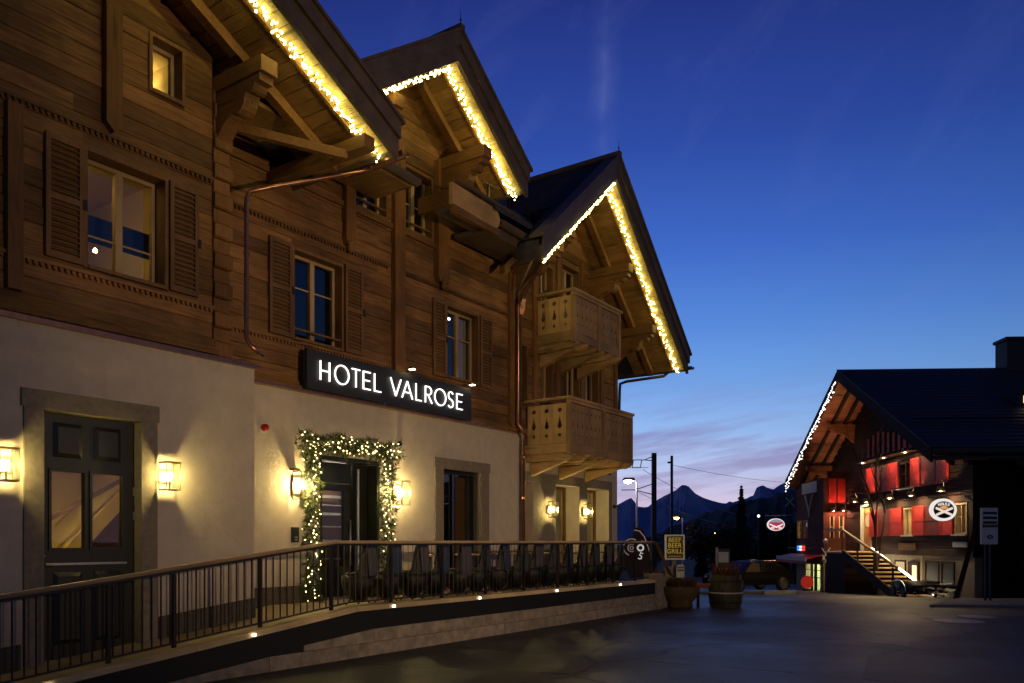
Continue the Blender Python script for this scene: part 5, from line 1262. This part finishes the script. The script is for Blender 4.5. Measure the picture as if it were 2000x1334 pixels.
# notice panel on a post
X, Y = cw(13.1, 22.5)
g = thing('notice_panel', 'tall grey notice panel with an emblem on two posts before the timber chalet', 'sign', (X, Y, gz(X, Y)), FACE + R(6), None, False); zb = 1.58
B().box(-.235, .235, -.04, .04, zb, zb + 1.0).put('panel', M['white'], g)
for k in range(3): B().box(-.20, .20, -.048, -.041, zb + .56 + k * .13, zb + .63 + k * .13).put('dark_strip', M['iron'], g)
B().box(-.22, .22, -.052, -.041, zb + .46, zb + .54).put('dark_strip', M['fascia'], g)
B().prism(ell(.09, .06, 16, 0, zb + .2), 'xz', -.047, -.041).put('emblem', M['iron'], g); B().prism(ell(.04, .03, 10, 0, zb + .2), 'xz', -.052, -.048).put('emblem', M['greywhite'], g)
for sx in (-.06, .08): B().box(sx - .025, sx + .025, .041, .09, 0, zb + .9).put('post', M['iron'], g)
# stacked timber, hoop cover, leaning boards at the foot of the chalet
X, Y, Z = hw(6.0, -1.1, 0)
g = thing('timber_pile', 'untidy pile of timber and branches at the near corner of the timber chalet', 'timber pile', (X, Y, gz(X, Y)), HR, None, False)
for i in range(26):
    a = random.uniform(-.5, .5); cx = random.uniform(-.9, .9); cyy = random.uniform(-.5, .5); zz_ = .08 + .5 * random.random() * (1 - abs(cx) / 1.3); L = random.uniform(.35, .7)
    B().tube([(cx - L * math.cos(a), cyy - L * math.sin(a), zz_), (cx + L * math.cos(a), cyy + L * math.sin(a), zz_ + random.uniform(-.08, .15))], random.uniform(.03, .06), 7).put('log', M['darklog'] if i % 3 else M['greywhite'], g)
X, Y, Z = hw(5.3, -1.3, 0)
g = thing('covered_cart', 'low cart under a rounded dark cover before the basement windows', 'cart', (X, Y, gz(X, Y)), HR, None, False)
b = B(); pr = []
for k in range(13):
    a = math.pi * k / 12; pr.append((-.6 * math.cos(a), .2 + .36 * math.sin(a)))
b.prism(pr, 'xz', -.5, .5); b.put('cover', M['black'], g, True)
b = B(); b.tube([(-.62 * math.cos(math.pi * k / 12), -.52, .22 + .37 * math.sin(math.pi * k / 12)) for k in range(13)], .018, 6); b.put('hoop', M['steel'], g)
for sx in (-.4, .4): B().lathe([(.16, -.04), (.18, 0), (.16, .04)], (0, 0, 0), 14).xf(Matrix.Translation((sx, -.5, .18)) @ Matrix.Rotation(R(90), 4, 'X')).put('wheel', M['black'], g)
X, Y, Z = hw(7.2, -.4, 0)
g = thing('leaning_boards', 'long weathered boards leaning against the near corner of the timber chalet', 'boards', (X, Y, gz(X, Y)), HR, None, False)
for i in range(4): B().bar((.3 + i * .16, -.5 - .1 * i, 0), (-.2 + i * .1, .15, 1.6 + .2 * i), .12, .03).put('board', M['larch_z'] if i == 1 else M['darklog'], g)

# ------------------------------------------------------------------ things by the road
def G(r, f, z=None): X, Y = cw(r, f); return (X, Y, gz(X, Y) if z is None else z)
M['grassy'] = mat('dry ornamental grass', (.17, .065, .025, 1), rough=.9, var=.5, nscale=3)
M['heath'] = mat('dry heather', (.085, .048, .022, 1), rough=.9, var=.5, nscale=8)
M['barrel'] = wood('mossy barrel staves', (.07, .06, .026, 1), stretch=(10, 10, 1.2), knots=False)
M['pot'] = mat('weathered planter', (.10, .065, .032, 1), rough=.85, var=.35, nscale=4, bump=.3)
M['soil'] = mat('soil', (.02, .015, .01, 1), rough=1)
def blades(n, r0, h0, h1, spread, wd, seed, zb=0):
    rnd = random.Random(seed); b = B()
    for i in range(n):
        a = rnd.uniform(0, 2 * math.pi); r = r0 * math.sqrt(rnd.random()); x, y = r * math.cos(a), r * math.sin(a); h = rnd.uniform(h0, h1)
        a2 = a + rnd.gauss(0, .6); d = spread * rnd.random() * h; tx, ty = x + d * math.cos(a2), y + d * math.sin(a2); s = Vector((-math.sin(a2), math.cos(a2), 0)) * wd
        m_ = Vector(((x + tx) / 2 - d * .12 * math.cos(a2), (y + ty) / 2 - d * .12 * math.sin(a2), zb + h * .6)); p = Vector((x, y, zb))
        b.add([p - s, p + s, m_ + s * .8, m_ - s * .8, Vector((tx, ty, zb + h))], [(0, 1, 2, 3), (3, 2, 4)])
    return b
g = thing('barrel_planter', 'large wooden barrel planter with dry orange grass and a pale hoop by the road', 'planter', G(5.34, 20.5), 0, None, False)
prf = [(.37, 0), (.40, .12), (.42, .3), (.42, .46), (.41, .62), (.39, .80), (.35, .80), (.35, .70)]
NS = 18
for k in range(NS):
    a0, a1 = 2 * math.pi * (k + .03) / NS, 2 * math.pi * (k + .97) / NS; b = B(); vs = []; n = len(prf) - 2
    for r, z in prf[:6]:
        for a in (a0, a1): vs.append((r * math.cos(a), r * math.sin(a), z))
    for r, z in prf[:6]:
        for a in (a0, a1): vs.append(((r - .035) * math.cos(a), (r - .035) * math.sin(a), z))
    fs = []
    for i in range(5): fs += [(2 * i, 2 * i + 1, 2 * i + 3, 2 * i + 2), (12 + 2 * i, 14 + 2 * i, 15 + 2 * i, 13 + 2 * i), (2 * i, 2 * i + 2, 14 + 2 * i, 12 + 2 * i), (2 * i + 1, 13 + 2 * i, 15 + 2 * i, 2 * i + 3)]
    fs += [(0, 12, 13, 1), (10, 11, 23, 22)]
    B().add(vs, fs).put('stave', M['barrel'], g)
for z, m in ((.13, 'iron'), (.36, 'greywhite'), (.66, 'iron')):
    B().lathe([(.424 if z > .2 else .408, -.018), (.43 if z > .2 else .414, 0), (.424 if z > .2 else .408, .018), (.40, .01), (.40, -.01)], (0, 0, z), 28).put('hoop', M[m], g, True)
B().lathe([(.36, 0), (.36, .03)], (0, 0, .70), 20).put('soil', M['soil'], g)
blades(420, .33, .15, .46, .45, .006, 3, .72).put('grass_tuft', M['grassy'], g); blades(160, .36, .08, .22, .9, .012, 5, .72).put('leaf_tuft', M['heath'], g)
g = thing('bowl_planter', 'wide round planter with low reddish shrubs beside the terrace steps', 'planter', G(4.18, 20.4), 0, None, False)
B().lathe([(.30, 0), (.32, .06), (.30, .12), (.40, .24), (.46, .38), (.49, .50), (.47, .52), (.44, .50), (.42, .46)], (0, 0, 0), 28).put('bowl', M['pot'], g, True)
B().lathe([(.43, 0), (.43, .02)], (0, 0, .455), 20).put('soil', M['soil'], g); blades(900, .40, .08, .34, .6, .007, 9, .46).put('shrub', M['heath'], g)
g = thing('side_planter', 'smaller rounded planter with brown shrubs behind the wide planter, next to the steps', 'planter', G(3.78, 21.3), 0, None, False)
B().lathe([(.30, 0), (.38, .2), (.42, .5), (.40, .56), (.35, .52)], (0, 0, 0), 24).put('bowl', M['pot'], g, True); blades(500, .34, .1, .5, .5, .010, 11, .5).put('shrub', M['grassy'], g)
B().lathe([(.35, 0), (.35, .02)], (0, 0, .48), 18).put('soil', M['soil'], g)
g = thing('timber_barrier', 'round timber rail between the wide planter and the barrel planter', 'barrier', G(4.85, 20.45), FACE, None, False)
B().tube([(-.34, 0, .54), (.22, 0, .54)], .055, 10).put('rail', M['redlog'], g); B().tube([(-.42, -.03, .60), (-.33, -.03, .54), (-.42, -.03, .48)], .022, 6).put('fork', M['greywhite'], g); B().tube([(-.2, .02, 0), (-.2, .02, .5)], .04, 8).put('post', M['iron'], g)
# poster stand and menu box
g = thing('poster_stand', 'white framed poster with yellow block lettering on a post beside the terrace steps', 'sign', G(4.15, 20.9), FACE + R(5), None, False); zb = 1.17
B().box(-.255, .255, -.03, .03, zb, zb + .04).box(-.255, .255, -.03, .03, zb + .60, zb + .64).box(-.255, -.215, -.03, .03, zb + .0405, zb + .5995).box(.215, .255, -.03, .03, zb + .0405, zb + .5995).put('frame', M['white'], g)
B().box(-.214, .214, -.01, .02, zb + .041, zb + .599).put('poster', mat('brown poster paper', (.09, .055, .012, 1), rough=.6), g)
M['yellow'] = emis('yellow glowing poster lettering', lin(200, 165, 70), .48)  # poster letters carry their own glow, no lamp stands behind them
for body, zz_, sz in (('BEEF', .50, .17), ('BEER', .36, .17), ('GRILL', .21, .165)): text(body, sz, M['yellow'], g, Matrix.Translation((0, -.014, zb + zz_)) @ Matrix.Rotation(R(90), 4, 'X') @ Matrix.Scale(.98, 4), .002)
B().box(-.17, .17, -.016, -.011, zb + .085, zb + .093).put('poster_line', M['yellow'], g)
B().box(-.05, .05, .031, .11, 0, zb + .5).put('post', M['stone'], g); B().box(-.24, -.02, -.04, .10, 0, 1.0).put('base', M['stone'], g)
g = thing('menu_box', 'small pale menu holder under the poster', 'menu holder', G(4.25, 20.7), FACE, None, False)
B().prism([(-.10, .72), (.10, .72), (.10, 1.02), (.07, 1.06), (-.05, 1.05), (-.10, 1.0)], 'xz', -.04, .04).put('box', M['greywhite'], g); B().box(-.08, .085, -.05, -.041, .96, .985).put('slot', M['black'], g); B().box(-.08, .08, -.05, -.041, .89, .93).put('label_strip', M['iron'], g)
B().tube([(0, 0, 0), (0, 0, .72)], .025, 8).put('post', M['iron'], g)
# drop shaped advertising flag behind the terrace
g = thing('beach_flag', 'dark drop shaped advertising flag with white rings behind the far railing end', 'flag', G(3.98, 25.9), FACE, None, False); zb = 1.0
pr = [(-.42, .2), (-.5, .62), (-.46, .86), (-.32, 1.0), (-.16, 1.06), (-.12, 1.30), (.0, 1.36), (.16, 1.26), (.28, 1.0), (.40, .55), (.46, .2), (.2, -.4), (-.2, -.4)]
B().prism([(x, z + zb - .1) for x, z in pr], 'xz', -.01, .01).put('cloth', mat('dark flag cloth', (.05, .03, .03, 1), rough=.8), g)
def ring(cx, cz, r, wd, a0, a1, m, nm):
    b = B(); b.tube([(cx + r * math.cos(R(a0 + (a1 - a0) * k / 24)), -.02, cz + r * math.sin(R(a0 + (a1 - a0) * k / 24))) for k in range(25)], wd, 6); b.put(nm, m, g)
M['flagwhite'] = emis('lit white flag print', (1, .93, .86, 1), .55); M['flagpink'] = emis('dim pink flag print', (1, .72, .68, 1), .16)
ring(-.2, .62 + zb, .26, .02, 60, 250, M['flagpink'], 'ring'); ring(-.2, .60 + zb, .12, .018, 0, 360, M['flagpink'], 'ring'); ring(-.2, .60 + zb, .05, .015, 0, 360, M['flagpink'], 'ring')
b = B(); b.tube([(-.12, -.02, 1.16 + zb), (.05, -.02, 1.13 + zb), (.2, -.02, .95 + zb), (.33, -.02, .6 + zb), (.42, -.02, .3 + zb)], .018, 6); b.put('hem', M['flagpink'], g)
ring(.08, .60 + zb, .09, .028, 0, 360, M['flagwhite'], 'letter')
text('5', .32, M['flagwhite'], g, Matrix.Translation((.08, -.015, .33 + zb)) @ Matrix.Rotation(R(18), 4, 'Y') @ Matrix.Rotation(R(90), 4, 'X')); text("'", .3, M['flagwhite'], g, Matrix.Translation((.12, -.015, .70 + zb)) @ Matrix.Rotation(R(90), 4, 'X'))
B().tube([(-.1, .03, 0), (-.1, .03, 2.4)], .02, 6).put('pole', M['iron'], g)
# direction signs
g = thing('direction_sign', 'road direction sign with two pale panels on twin posts above the barrel planter', 'sign', G(6.75, 26.2), FACE - R(48), None, False); zb = .62
for k in (0, 1): B().box(-.16, .2, -.02, .02, zb + k * .52, zb + k * .52 + .34).put('panel', M['white'], g)
B().box(-.26, -.20, -.03, .03, zb - .1, zb + 1.0).put('frame', M['greywhite'], g); B().box(-.19, .24, .021, .03, zb - .06, zb + .96).put('backing', M['fascia'], g)
for sx in (-.06, .1): B().box(sx - .02, sx + .02, .031, .07, 0, zb + .9).put('post', M['steel'], g)
# covers in the road
M['castiron'] = mat('worn cast iron', (.42, .40, .36, 1), rough=.45, metal=.2, var=.4, nscale=30, bump=.4)
for (r, f, rr, l) in ((9.1, 16.7, .48, 'round worn manhole cover in the road, the nearer one'), (10.05, 17.7, .38, 'round worn manhole cover in the road, the farther one')):
    X, Y, Z = G(r, f); g = thing('manhole_cover', l, 'manhole cover', (X, Y, Z + .004), 0, 'manhole covers in the road', False)
    B().lathe([(rr, 0), (rr, .008), (rr * .9, .010), (rr * .88, .006)], (0, 0, 0), 32).put('rim', M['castiron'], g); B().lathe([(rr * .86, 0), (rr * .86, .009)], (0, 0, 0), 28).put('lid', M['castiron'], g)
# raised pavement before the chalet
X = [cw(10.4, 20.4), cw(15.0, 20.4), cw(24, 21.5), cw(24, 24.4), cw(12.9, 23.8)]
o = B().add([(x, y, gz(x, y) - .2) for x, y in X] + [(x, y, gz(x, y) + .06) for x, y in X], [(5, 6, 7, 8, 9), (0, 1, 6, 5), (1, 2, 7, 6), (2, 3, 8, 7), (3, 4, 9, 8), (4, 0, 5, 9)]).put('pavement', M['paving']); o['kind'] = 'structure'
b = B(); P = [cw(5.5, 31), cw(9.5, 31.4), cw(11.3, 33.0)]
for i in range(2):
    p, q = P[i], P[i + 1]; b.bar((p[0], p[1], gz(*p) + .05), (q[0], q[1], gz(*q) + .05), .35, .16)
o = b.put('kerb', M['paving']); o['kind'] = 'structure'
# parked car beyond the planter
M['carpaint'] = mat('dark car paint', (.003, .003, .004, 1), rough=.55, spec=.1); M['carglass'] = mat('car glass', (.006, .006, .008, 1), rough=.15, spec=.25)
g = thing('parked_car', 'dark parked car in the shade beyond the barrel planter', 'car', G(11.0, 38.0), FACE + R(25), None, False)
side = [(-2.0, .35), (-2.05, .62), (-1.95, .80), (-1.1, .93), (-.45, 1.36), (-.1, 1.43), (1.0, 1.42), (1.7, 1.05), (2.0, .95), (2.08, .55), (2.0, .33)]
b = B(); vs = []; n = len(side)
for y, sc_ in ((-.80, .97), (-.84, 1.0), (.84, 1.0), (.80, .97)):
    for x, z in side: vs.append((x, y * (1 - max(0, z - .85) * .36), z if sc_ == 1 else .35 + (z - .35) * .98))
fs = [tuple(range(n)), tuple(range(4 * n - 1, 3 * n - 1, -1))]
for a in range(3):
    for k in range(n): fs.append((a * n + k, a * n + (k + 1) % n, (a + 1) * n + (k + 1) % n, (a + 1) * n + k))
b.add(vs, fs).put('body', M['carpaint'], g, False)
for s in (-1, 1):
    for xa, xb in ((-.95, -.02), (.05, .85)):
        B().add([(xa, s * .835, .93), (xb, s * .835, .93), (min(xb, .8), s * .69, 1.34), (max(xa + .48 if xa < -.5 else xa, -.42), s * .69, 1.34)], [(0, 1, 2, 3)]).put('side_window', M['carglass'], g)
    for x in (-1.3, 1.3):
        w_ = B().lathe([(.12, -.1), (.31, -.1), (.33, -.06), (.33, .06), (.31, .1), (.12, .1)], (0, 0, 0), 20).xf(Matrix.Translation((x, s * .76, .32)) @ Matrix.Rotation(R(90), 4, 'X')).put('wheel', M['black'], g, True)
        B().lathe([(.2, -.105), (.2, .105)], (0, 0, 0), 14).xf(Matrix.Translation((x, s * .76, .32)) @ Matrix.Rotation(R(90), 4, 'X')).put('rim', M['steel'], w_)
    B().ico((-1.98, s * .58, .68), .09, 2).put('headlight', M['steel'], g, True); B().tube([(-.5, s * .62, 1.385), (1.0, s * .62, 1.445)], .012, 6).put('roof_rail', M['steel'], g)
    B().box(2.03, 2.07, s * .58 - .12, s * .58 + .12, .7, .85).put('tail_light', M['redpaint'], g)
B().add([(-1.08, -.66, .945), (-1.08, .66, .945), (-.47, .56, 1.365), (-.47, -.56, 1.365)], [(0, 1, 2, 3)]).put('windscreen', M['carglass'], g)
# street lamps
def streetlamp(r, f, h, label, col, strength, head='side', pole='steel'):
    g = thing('street_lamp', label, 'street lamp', G(r, f), FACE, 'street lamps', False); zz_ = h - g.location.z
    B().tube([(0, 0, 0), (0, 0, zz_ - .15)], [.07, .045], 8).put('pole', M[pole], g)
    B().tube([(0, 0, zz_ - .2), (-.03, 0, zz_ - .02), (-.2, 0, zz_ + .05)], .03, 6).put('arm', M[pole], g)
    B().prism([(-.75, zz_ + .02), (-.1, zz_ + .02), (-.15, zz_ + .16), (-.65, zz_ + .16)], 'xz', -.14, .14).put('head', M['iron'], g)
    b = B(); b.lathe([(.02, -.16), (.16, -.10), (.2, 0), (.02, .01)], (-.45, 0, zz_ + .01), 12); b.put('lens', emis('street lamp glow', col, strength), g, True)
    return g
streetlamp(6.4, 42, 4.75, 'tall white street lamp behind the far corner of the hotel', (1, .9, .85, 1), 60, pole='white')
streetlamp(12.9, 62, 3.45, 'orange street lamp above the framed poster', (1, .46, .09, 1), 45); streetlamp(21.5, 85, 2.5, 'orange street lamp above the direction sign', (1, .46, .09, 1), 55)
X, Y, Z = G(14.6, 48.5)
g = thing('bollard_lamp', 'small white lamp left of the hanging oval sign', 'lamp', (X, Y, Z), 0, None, False); B().ico((0, 0, 3.15 - Z), .07, 2).put('globe', emis('cold lamp', (.85, .92, 1, 1), 6), g, True); B().tube([(0, 0, 0), (0, 0, 3.05 - Z)], .03, 6).put('pole', M['iron'], g)
# floodlight pole put in to wash the hotel front, unseen to the right
g = thing('added floodlight', 'floodlight on a short pole out of view, put there to light the hotel front', 'added floodlight', (7.0, -5.5, 0), 0, None, False)
B().tube([(0, 0, 0), (0, 0, 3.2)], [.07, .05], 10).put('pole', M['steel'], g); B().box(-.22, .22, -.12, .02, 3.2, 3.5).put('housing', M['iron'], g)
L = bpy.data.lights.new('floodlight lamp', 'SPOT'); L.energy = 2650; L.color = (1, .67, .33); L.shadow_soft_size = .12; L.spot_size = R(82); L.spot_blend = 1.0
lo = bpy.data.objects.new('added_floodlight_lamp', L); COL.objects.link(lo); lo.parent = g; lo.location = (0, .06, 3.36)
lo.rotation_euler = Vector((6.3, 15.5, 1.3)).to_track_quat('-Z', 'Y').to_euler()
# railway masts and wires
def mast(r, f, h, wd, label, arms):
    g = thing('catenary_mast', label, 'mast', G(r, f), FACE, 'railway masts', False); zz_ = h - g.location.z
    B().box(-wd / 2, wd / 2, -wd / 2, wd / 2, 0, zz_).put('post', M['iron'], g)
    for a in arms: B().tube([(a[0], 0, a[1] - g.location.z), (a[2], 0, a[3] - g.location.z)], a[4] if len(a) > 4 else .035, 6).put('bracket_arm', M['iron'], g)
    return g
mast(10.4, 60, 8.12, .33, 'thick dark railway mast with two bracket arms behind the hotel', [(0, 7.9, -.7, 7.62), (0, 7.55, -.7, 7.62), (-.7, 7.62, -1.5, 7.62), (-.9, 7.6, -1.0, 7.05), (-1.5, 7.62, -1.6, 7.05), (-1.0, 7.05, -1.6, 7.05), (0, 5.9, -1.3, 5.45), (0, 5.05, -1.3, 5.40), (-1.3, 5.42, -2.4, 5.42)])
mast(13.65, 70, 8.98, .2, 'thinner dark railway mast with a small box near its top', [(-.05, 8.4, -.35, 8.4, .09)])
g = thing('overhead_wires', 'railway overhead wires sagging from the masts towards the spruce', 'wires', G(10.4, 60), 0, None, False)
for (a, c, sag) in (((-3.0, 58, 7.05), (10.0, 60, 7.05), .02), ((9.6, 60, 6.9), (25.5, 92, 4.6), .35), ((9.0, 60, 5.4), (25, 100, 3.9), .3), ((13.6, 70, 8.2), (40, 110, 9.5), .4)):
    p = Vector((*cw(a[0], a[1]), a[2])); q = Vector((*cw(c[0], c[1]), c[2])); o0 = g.location
    B().tube([tuple(p.lerp(q, t / 12) - Vector((0, 0, sag * 4 * t / 12 * (1 - t / 12))) - o0) for t in range(13)], .018, 5).put('wire', M['iron'], g)
g = thing('crossing_cross', 'pale wooden level crossing cross at the far corner of the timber chalet', 'sign', G(16.95, 50), FACE, None, False); zz_ = 4.05 - g.location.z
B().bar((-.28, 0, zz_ - .28), (.28, 0, zz_ + .28), .03, .09).put('arm', M['greywhite'], g); B().bar((.28, -.035, zz_ - .28), (-.28, -.035, zz_ + .28), .03, .09).put('arm', M['greywhite'], g); B().tube([(0, .05, 0), (0, .05, zz_ + .1)], .04, 8).put('post', M['iron'], g)

# ------------------------------------------------------------------ trees, hill, mountains
M['spruce'] = mat('spruce needles', (.020, .028, .014, 1), rough=.95, var=.5, nscale=2); M['leaf'] = mat('dark leaves', (.030, .034, .016, 1), rough=.95, var=.5, nscale=2); M['bark'] = mat('dark bark', (.05, .04, .03, 1), rough=.95, var=.4, nscale=5)
def spruce_mesh(seed, h=1.0):
    rnd = random.Random(seed); b = B(); n = 34
    for k in range(n):
        t = k / n; z = .10 + .90 * t; rad = (.19 * (1 - t) ** .85 + .012) * (.8 + .4 * ((k * 7) % 5) / 4)
        m = int(8 + 12 * (1 - t))
        for j in range(m):
            a = 2 * math.pi * j / m + rnd.random(); r = rad * rnd.uniform(.7, 1.15); d = rnd.uniform(.3, .55) * rad + .02
            c, s = math.cos(a), math.sin(a); w_ = .018 + .03 * (1 - t)
            for q in (-1, 0, 1):
                aa = a + q * .22; c2, s2 = math.cos(aa), math.sin(aa); r2 = r * (1 - .15 * abs(q))
                b.add([(c * r * .1, s * r * .1, z), (c2 * r2 * .6 - s2 * w_, s2 * r2 * .6 + c2 * w_, z - d * .4), (c2 * r2, s2 * r2, z - d), (c2 * r2 * .6 + s2 * w_, s2 * r2 * .6 - c2 * w_, z - d * .5)], [(0, 1, 2, 3)])
    b.add([(-.006, 0, .9), (.006, 0, .9), (0, 0, 1.04)], [(0, 1, 2)])
    return b.mesh('crown', M['spruce'])
def leafy_mesh(seed):
    rnd = random.Random(seed); b = B(); cl = [(rnd.gauss(0, .17), rnd.gauss(0, .17), rnd.uniform(.35, .85), rnd.uniform(.1, .2)) for _ in range(16)]
    for i in range(2600):
        x, y, z, r = rnd.choice(cl); d = Vector((rnd.gauss(0, 1), rnd.gauss(0, 1), rnd.gauss(0, 1))).normalized() * r * rnd.random() ** .4; c = Vector((x, y, z)) + d
        u = Vector((rnd.gauss(0, 1), rnd.gauss(0, 1), rnd.gauss(0, 1))).normalized(); v = u.cross(Vector((rnd.gauss(0, 1), rnd.gauss(0, 1), rnd.gauss(0, 1)))).normalized(); s = rnd.uniform(.012, .024)
        b.add([c - u * s, c + v * s * .6, c + u * s, c - v * s * .6], [(0, 1, 2, 3)])
    return b.mesh('crown', M['leaf'])
SPM = [spruce_mesh(1), spruce_mesh(2), spruce_mesh(3)]; LFM = [leafy_mesh(4), leafy_mesh(5), leafy_mesh(6)]
TRK = B().tube([(0, 0, 0), (0, 0, .4), (.01, 0, .8)], [.022, .016, .006], 7).mesh('trunk', M['bark'])
def tree(kind, i, r, f, h, label, wide=1.0):
    g = thing('spruce_tree' if kind == 's' else 'leafy_tree', label, 'tree', G(r, f), random.uniform(0, 6), 'dark trees beyond the road', False)
    g.location.z -= .1
    for nm, me_ in (('crown', (SPM if kind == 's' else LFM)[i % 3]), ('trunk', TRK)):
        o = bpy.data.objects.new(nm, me_); COL.objects.link(o); o.parent = g; o.scale = (h * wide, h * wide, h)
tree('s', 0, 21.0, 75, 8.9, 'tall slim spruce standing out against the sky between hotel and chalet', .72)
T = [('l', 15.2, 62, 5.0, 'right of the orange lamp over the poster'), ('l', 18.6, 66, 4.6, 'behind the direction sign'), ('s', 24.5, 80, 6.6, 'just right of the tall spruce'), ('l', 22.0, 64, 5.0, 'behind the parked car'),
     ('s', 27.5, 84, 6.2, 'second right of the tall spruce'), ('l', 25.5, 66, 5.8, 'behind the hanging oval sign'), ('s', 31.5, 88, 8.2, 'behind the crossing cross'), ('l', 12.6, 74, 4.2, 'left of the poster lamp'), ('l', 29.5, 78, 6.2, 'behind the chalet wing'),
     ('s', 19.0, 82, 4.6, 'left of the tall spruce'), ('l', 9.6, 80, 3.6, 'below the thick railway mast'), ('l', 33.5, 84, 6.0, 'at the far corner of the timber chalet')]
for i, (k, r, f, h, l) in enumerate(T): tree(k, i, r, f, h, ('dark spruce ' if k == 's' else 'dark leafy tree ') + l, 1.0 if k == 's' else 1.5)
# bare trees close to the bar chalet
def bare(r, f, h, seed, label):
    rnd = random.Random(seed); g = thing('bare_tree', label, 'tree', G(r, f), 0, None, False); tr_ = B(); br = B()
    def grow(p, d, L, rad, lvl):
        n = 5; pts = [p]; q = Vector(p); d = Vector(d)
        for i in range(n): d = (d + Vector((rnd.gauss(0, .11), rnd.gauss(0, .11), rnd.gauss(0, .05)))).normalized(); q = q + d * L / n; pts.append(tuple(q))
        (tr_ if lvl == 0 else br).tube(pts, [rad * (1 - .5 * i / n) for i in range(n + 1)], 6 if lvl < 2 else 4)
        if lvl < 2:
            for i in range(2 if lvl == 0 else 3):
                k = rnd.randint(2, n); nd = (d + Vector((rnd.gauss(0, .2), rnd.gauss(0, .2), rnd.uniform(.3, .8)))).normalized(); grow(pts[k], nd, L * rnd.uniform(.5, .75), rad * .5, lvl + 1)
    for k in range(3): grow((rnd.gauss(0, .12), rnd.gauss(0, .12), 0), (rnd.gauss(0, .09), rnd.gauss(0, .09), 1), h * rnd.uniform(.6, .8), .065, 0)
    tr_.put('trunk', M['bark'], g, True); br.put('branches', M['bark'], g, True)
bare(13.9, 31.6, 5.0, 21, 'bare multi-stemmed tree in front of the entrance of the timber chalet')
def skyline(name, pts, dist, depth, zbase, m, rough, rows=14, cols=420, seed=0.0):
    def prof(u):
        if u <= pts[0][0]: return pts[0][1]
        for (a, c), (d, e) in zip(pts, pts[1:]):
            if u <= d: return c + (e - c) * (u - a) / (d - a)
        return pts[-1][1]
    vs = []; fs = []
    ts = [.75 * j / (rows - 4) for j in range(rows - 3)] + [.83, .91, 1.0]
    for j, t in enumerate(ts):                       # 0 foot, crest at .75, then the far side falls away
        f = dist - depth * (1 - t / .75) if t <= .75 else dist + depth * .5 * (t - .75) / .25
        for i in range(cols + 1):
            u = pts[0][0] + (pts[-1][0] - pts[0][0]) * i / cols
            hz_ = EYE + prof(u) * dist; k = (t / .75) ** 1.25 if t <= .75 else 1 - .8 * ((t - .75) / .25)
            n = mnoise.fractal(Vector((u * 22 + seed, t * 4, seed)), 1, 2.1, 6); n2 = mnoise.fractal(Vector((u * 90 + seed, t * 9, seed + 5)), 1, 2.1, 4)
            amp = (hz_ - zbase) * (.16 * n * (1 - abs(t - .75) / .75 * .2) * (0 if abs(t - .75) < .02 else 1) + rough * n2)
            x, y = cw(u * dist + (f - dist) * u, f); vs.append((x, y, zbase + (hz_ - zbase) * k + amp * min(1, t * 4)))
    w_ = cols + 1
    for j in range(rows - 1):
        for i in range(cols): fs.append((j * w_ + i, j * w_ + i + 1, (j + 1) * w_ + i + 1, (j + 1) * w_ + i))
    o = B().add(vs, fs).put(name, m, smooth=False); o['kind'] = 'structure'; return o
px = lambda x, y: ((x - 1000) / 1600, (1058 - y) / 1600)
M['rock'] = mat('alpine rock with haze blue', (.30, .36, .58, 1), rough=.95, var=.2, nscale=.004)  # blue of the air haze is put into the rock colour
M['wood_hill'] = mat('wooded slope', (.022, .026, .02, 1), rough=1, var=.4, nscale=.03)
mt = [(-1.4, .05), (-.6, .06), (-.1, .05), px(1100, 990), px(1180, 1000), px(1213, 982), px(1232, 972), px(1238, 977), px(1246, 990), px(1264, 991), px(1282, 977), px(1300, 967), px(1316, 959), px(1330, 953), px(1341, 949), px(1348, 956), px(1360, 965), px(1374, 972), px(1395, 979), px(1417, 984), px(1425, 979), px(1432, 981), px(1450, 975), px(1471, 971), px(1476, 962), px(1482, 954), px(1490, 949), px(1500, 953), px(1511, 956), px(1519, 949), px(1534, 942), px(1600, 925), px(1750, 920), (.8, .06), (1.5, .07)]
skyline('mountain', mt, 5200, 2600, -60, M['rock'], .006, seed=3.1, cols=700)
hl_ = [(-1.2, -.012), (0.0, -.012), px(1180, 1072), px(1240, 1060), px(1290, 1040), px(1330, 1022), px(1370, 1005), px(1410, 992), px(1450, 980), px(1500, 970), px(1545, 955), px(1600, 940), px(1800, 930), (.9, .06), (1.4, .05)]
skyline('wooded_hill', hl_, 620, 420, -14, M['wood_hill'], .05, seed=8.3, rows=16, cols=900)
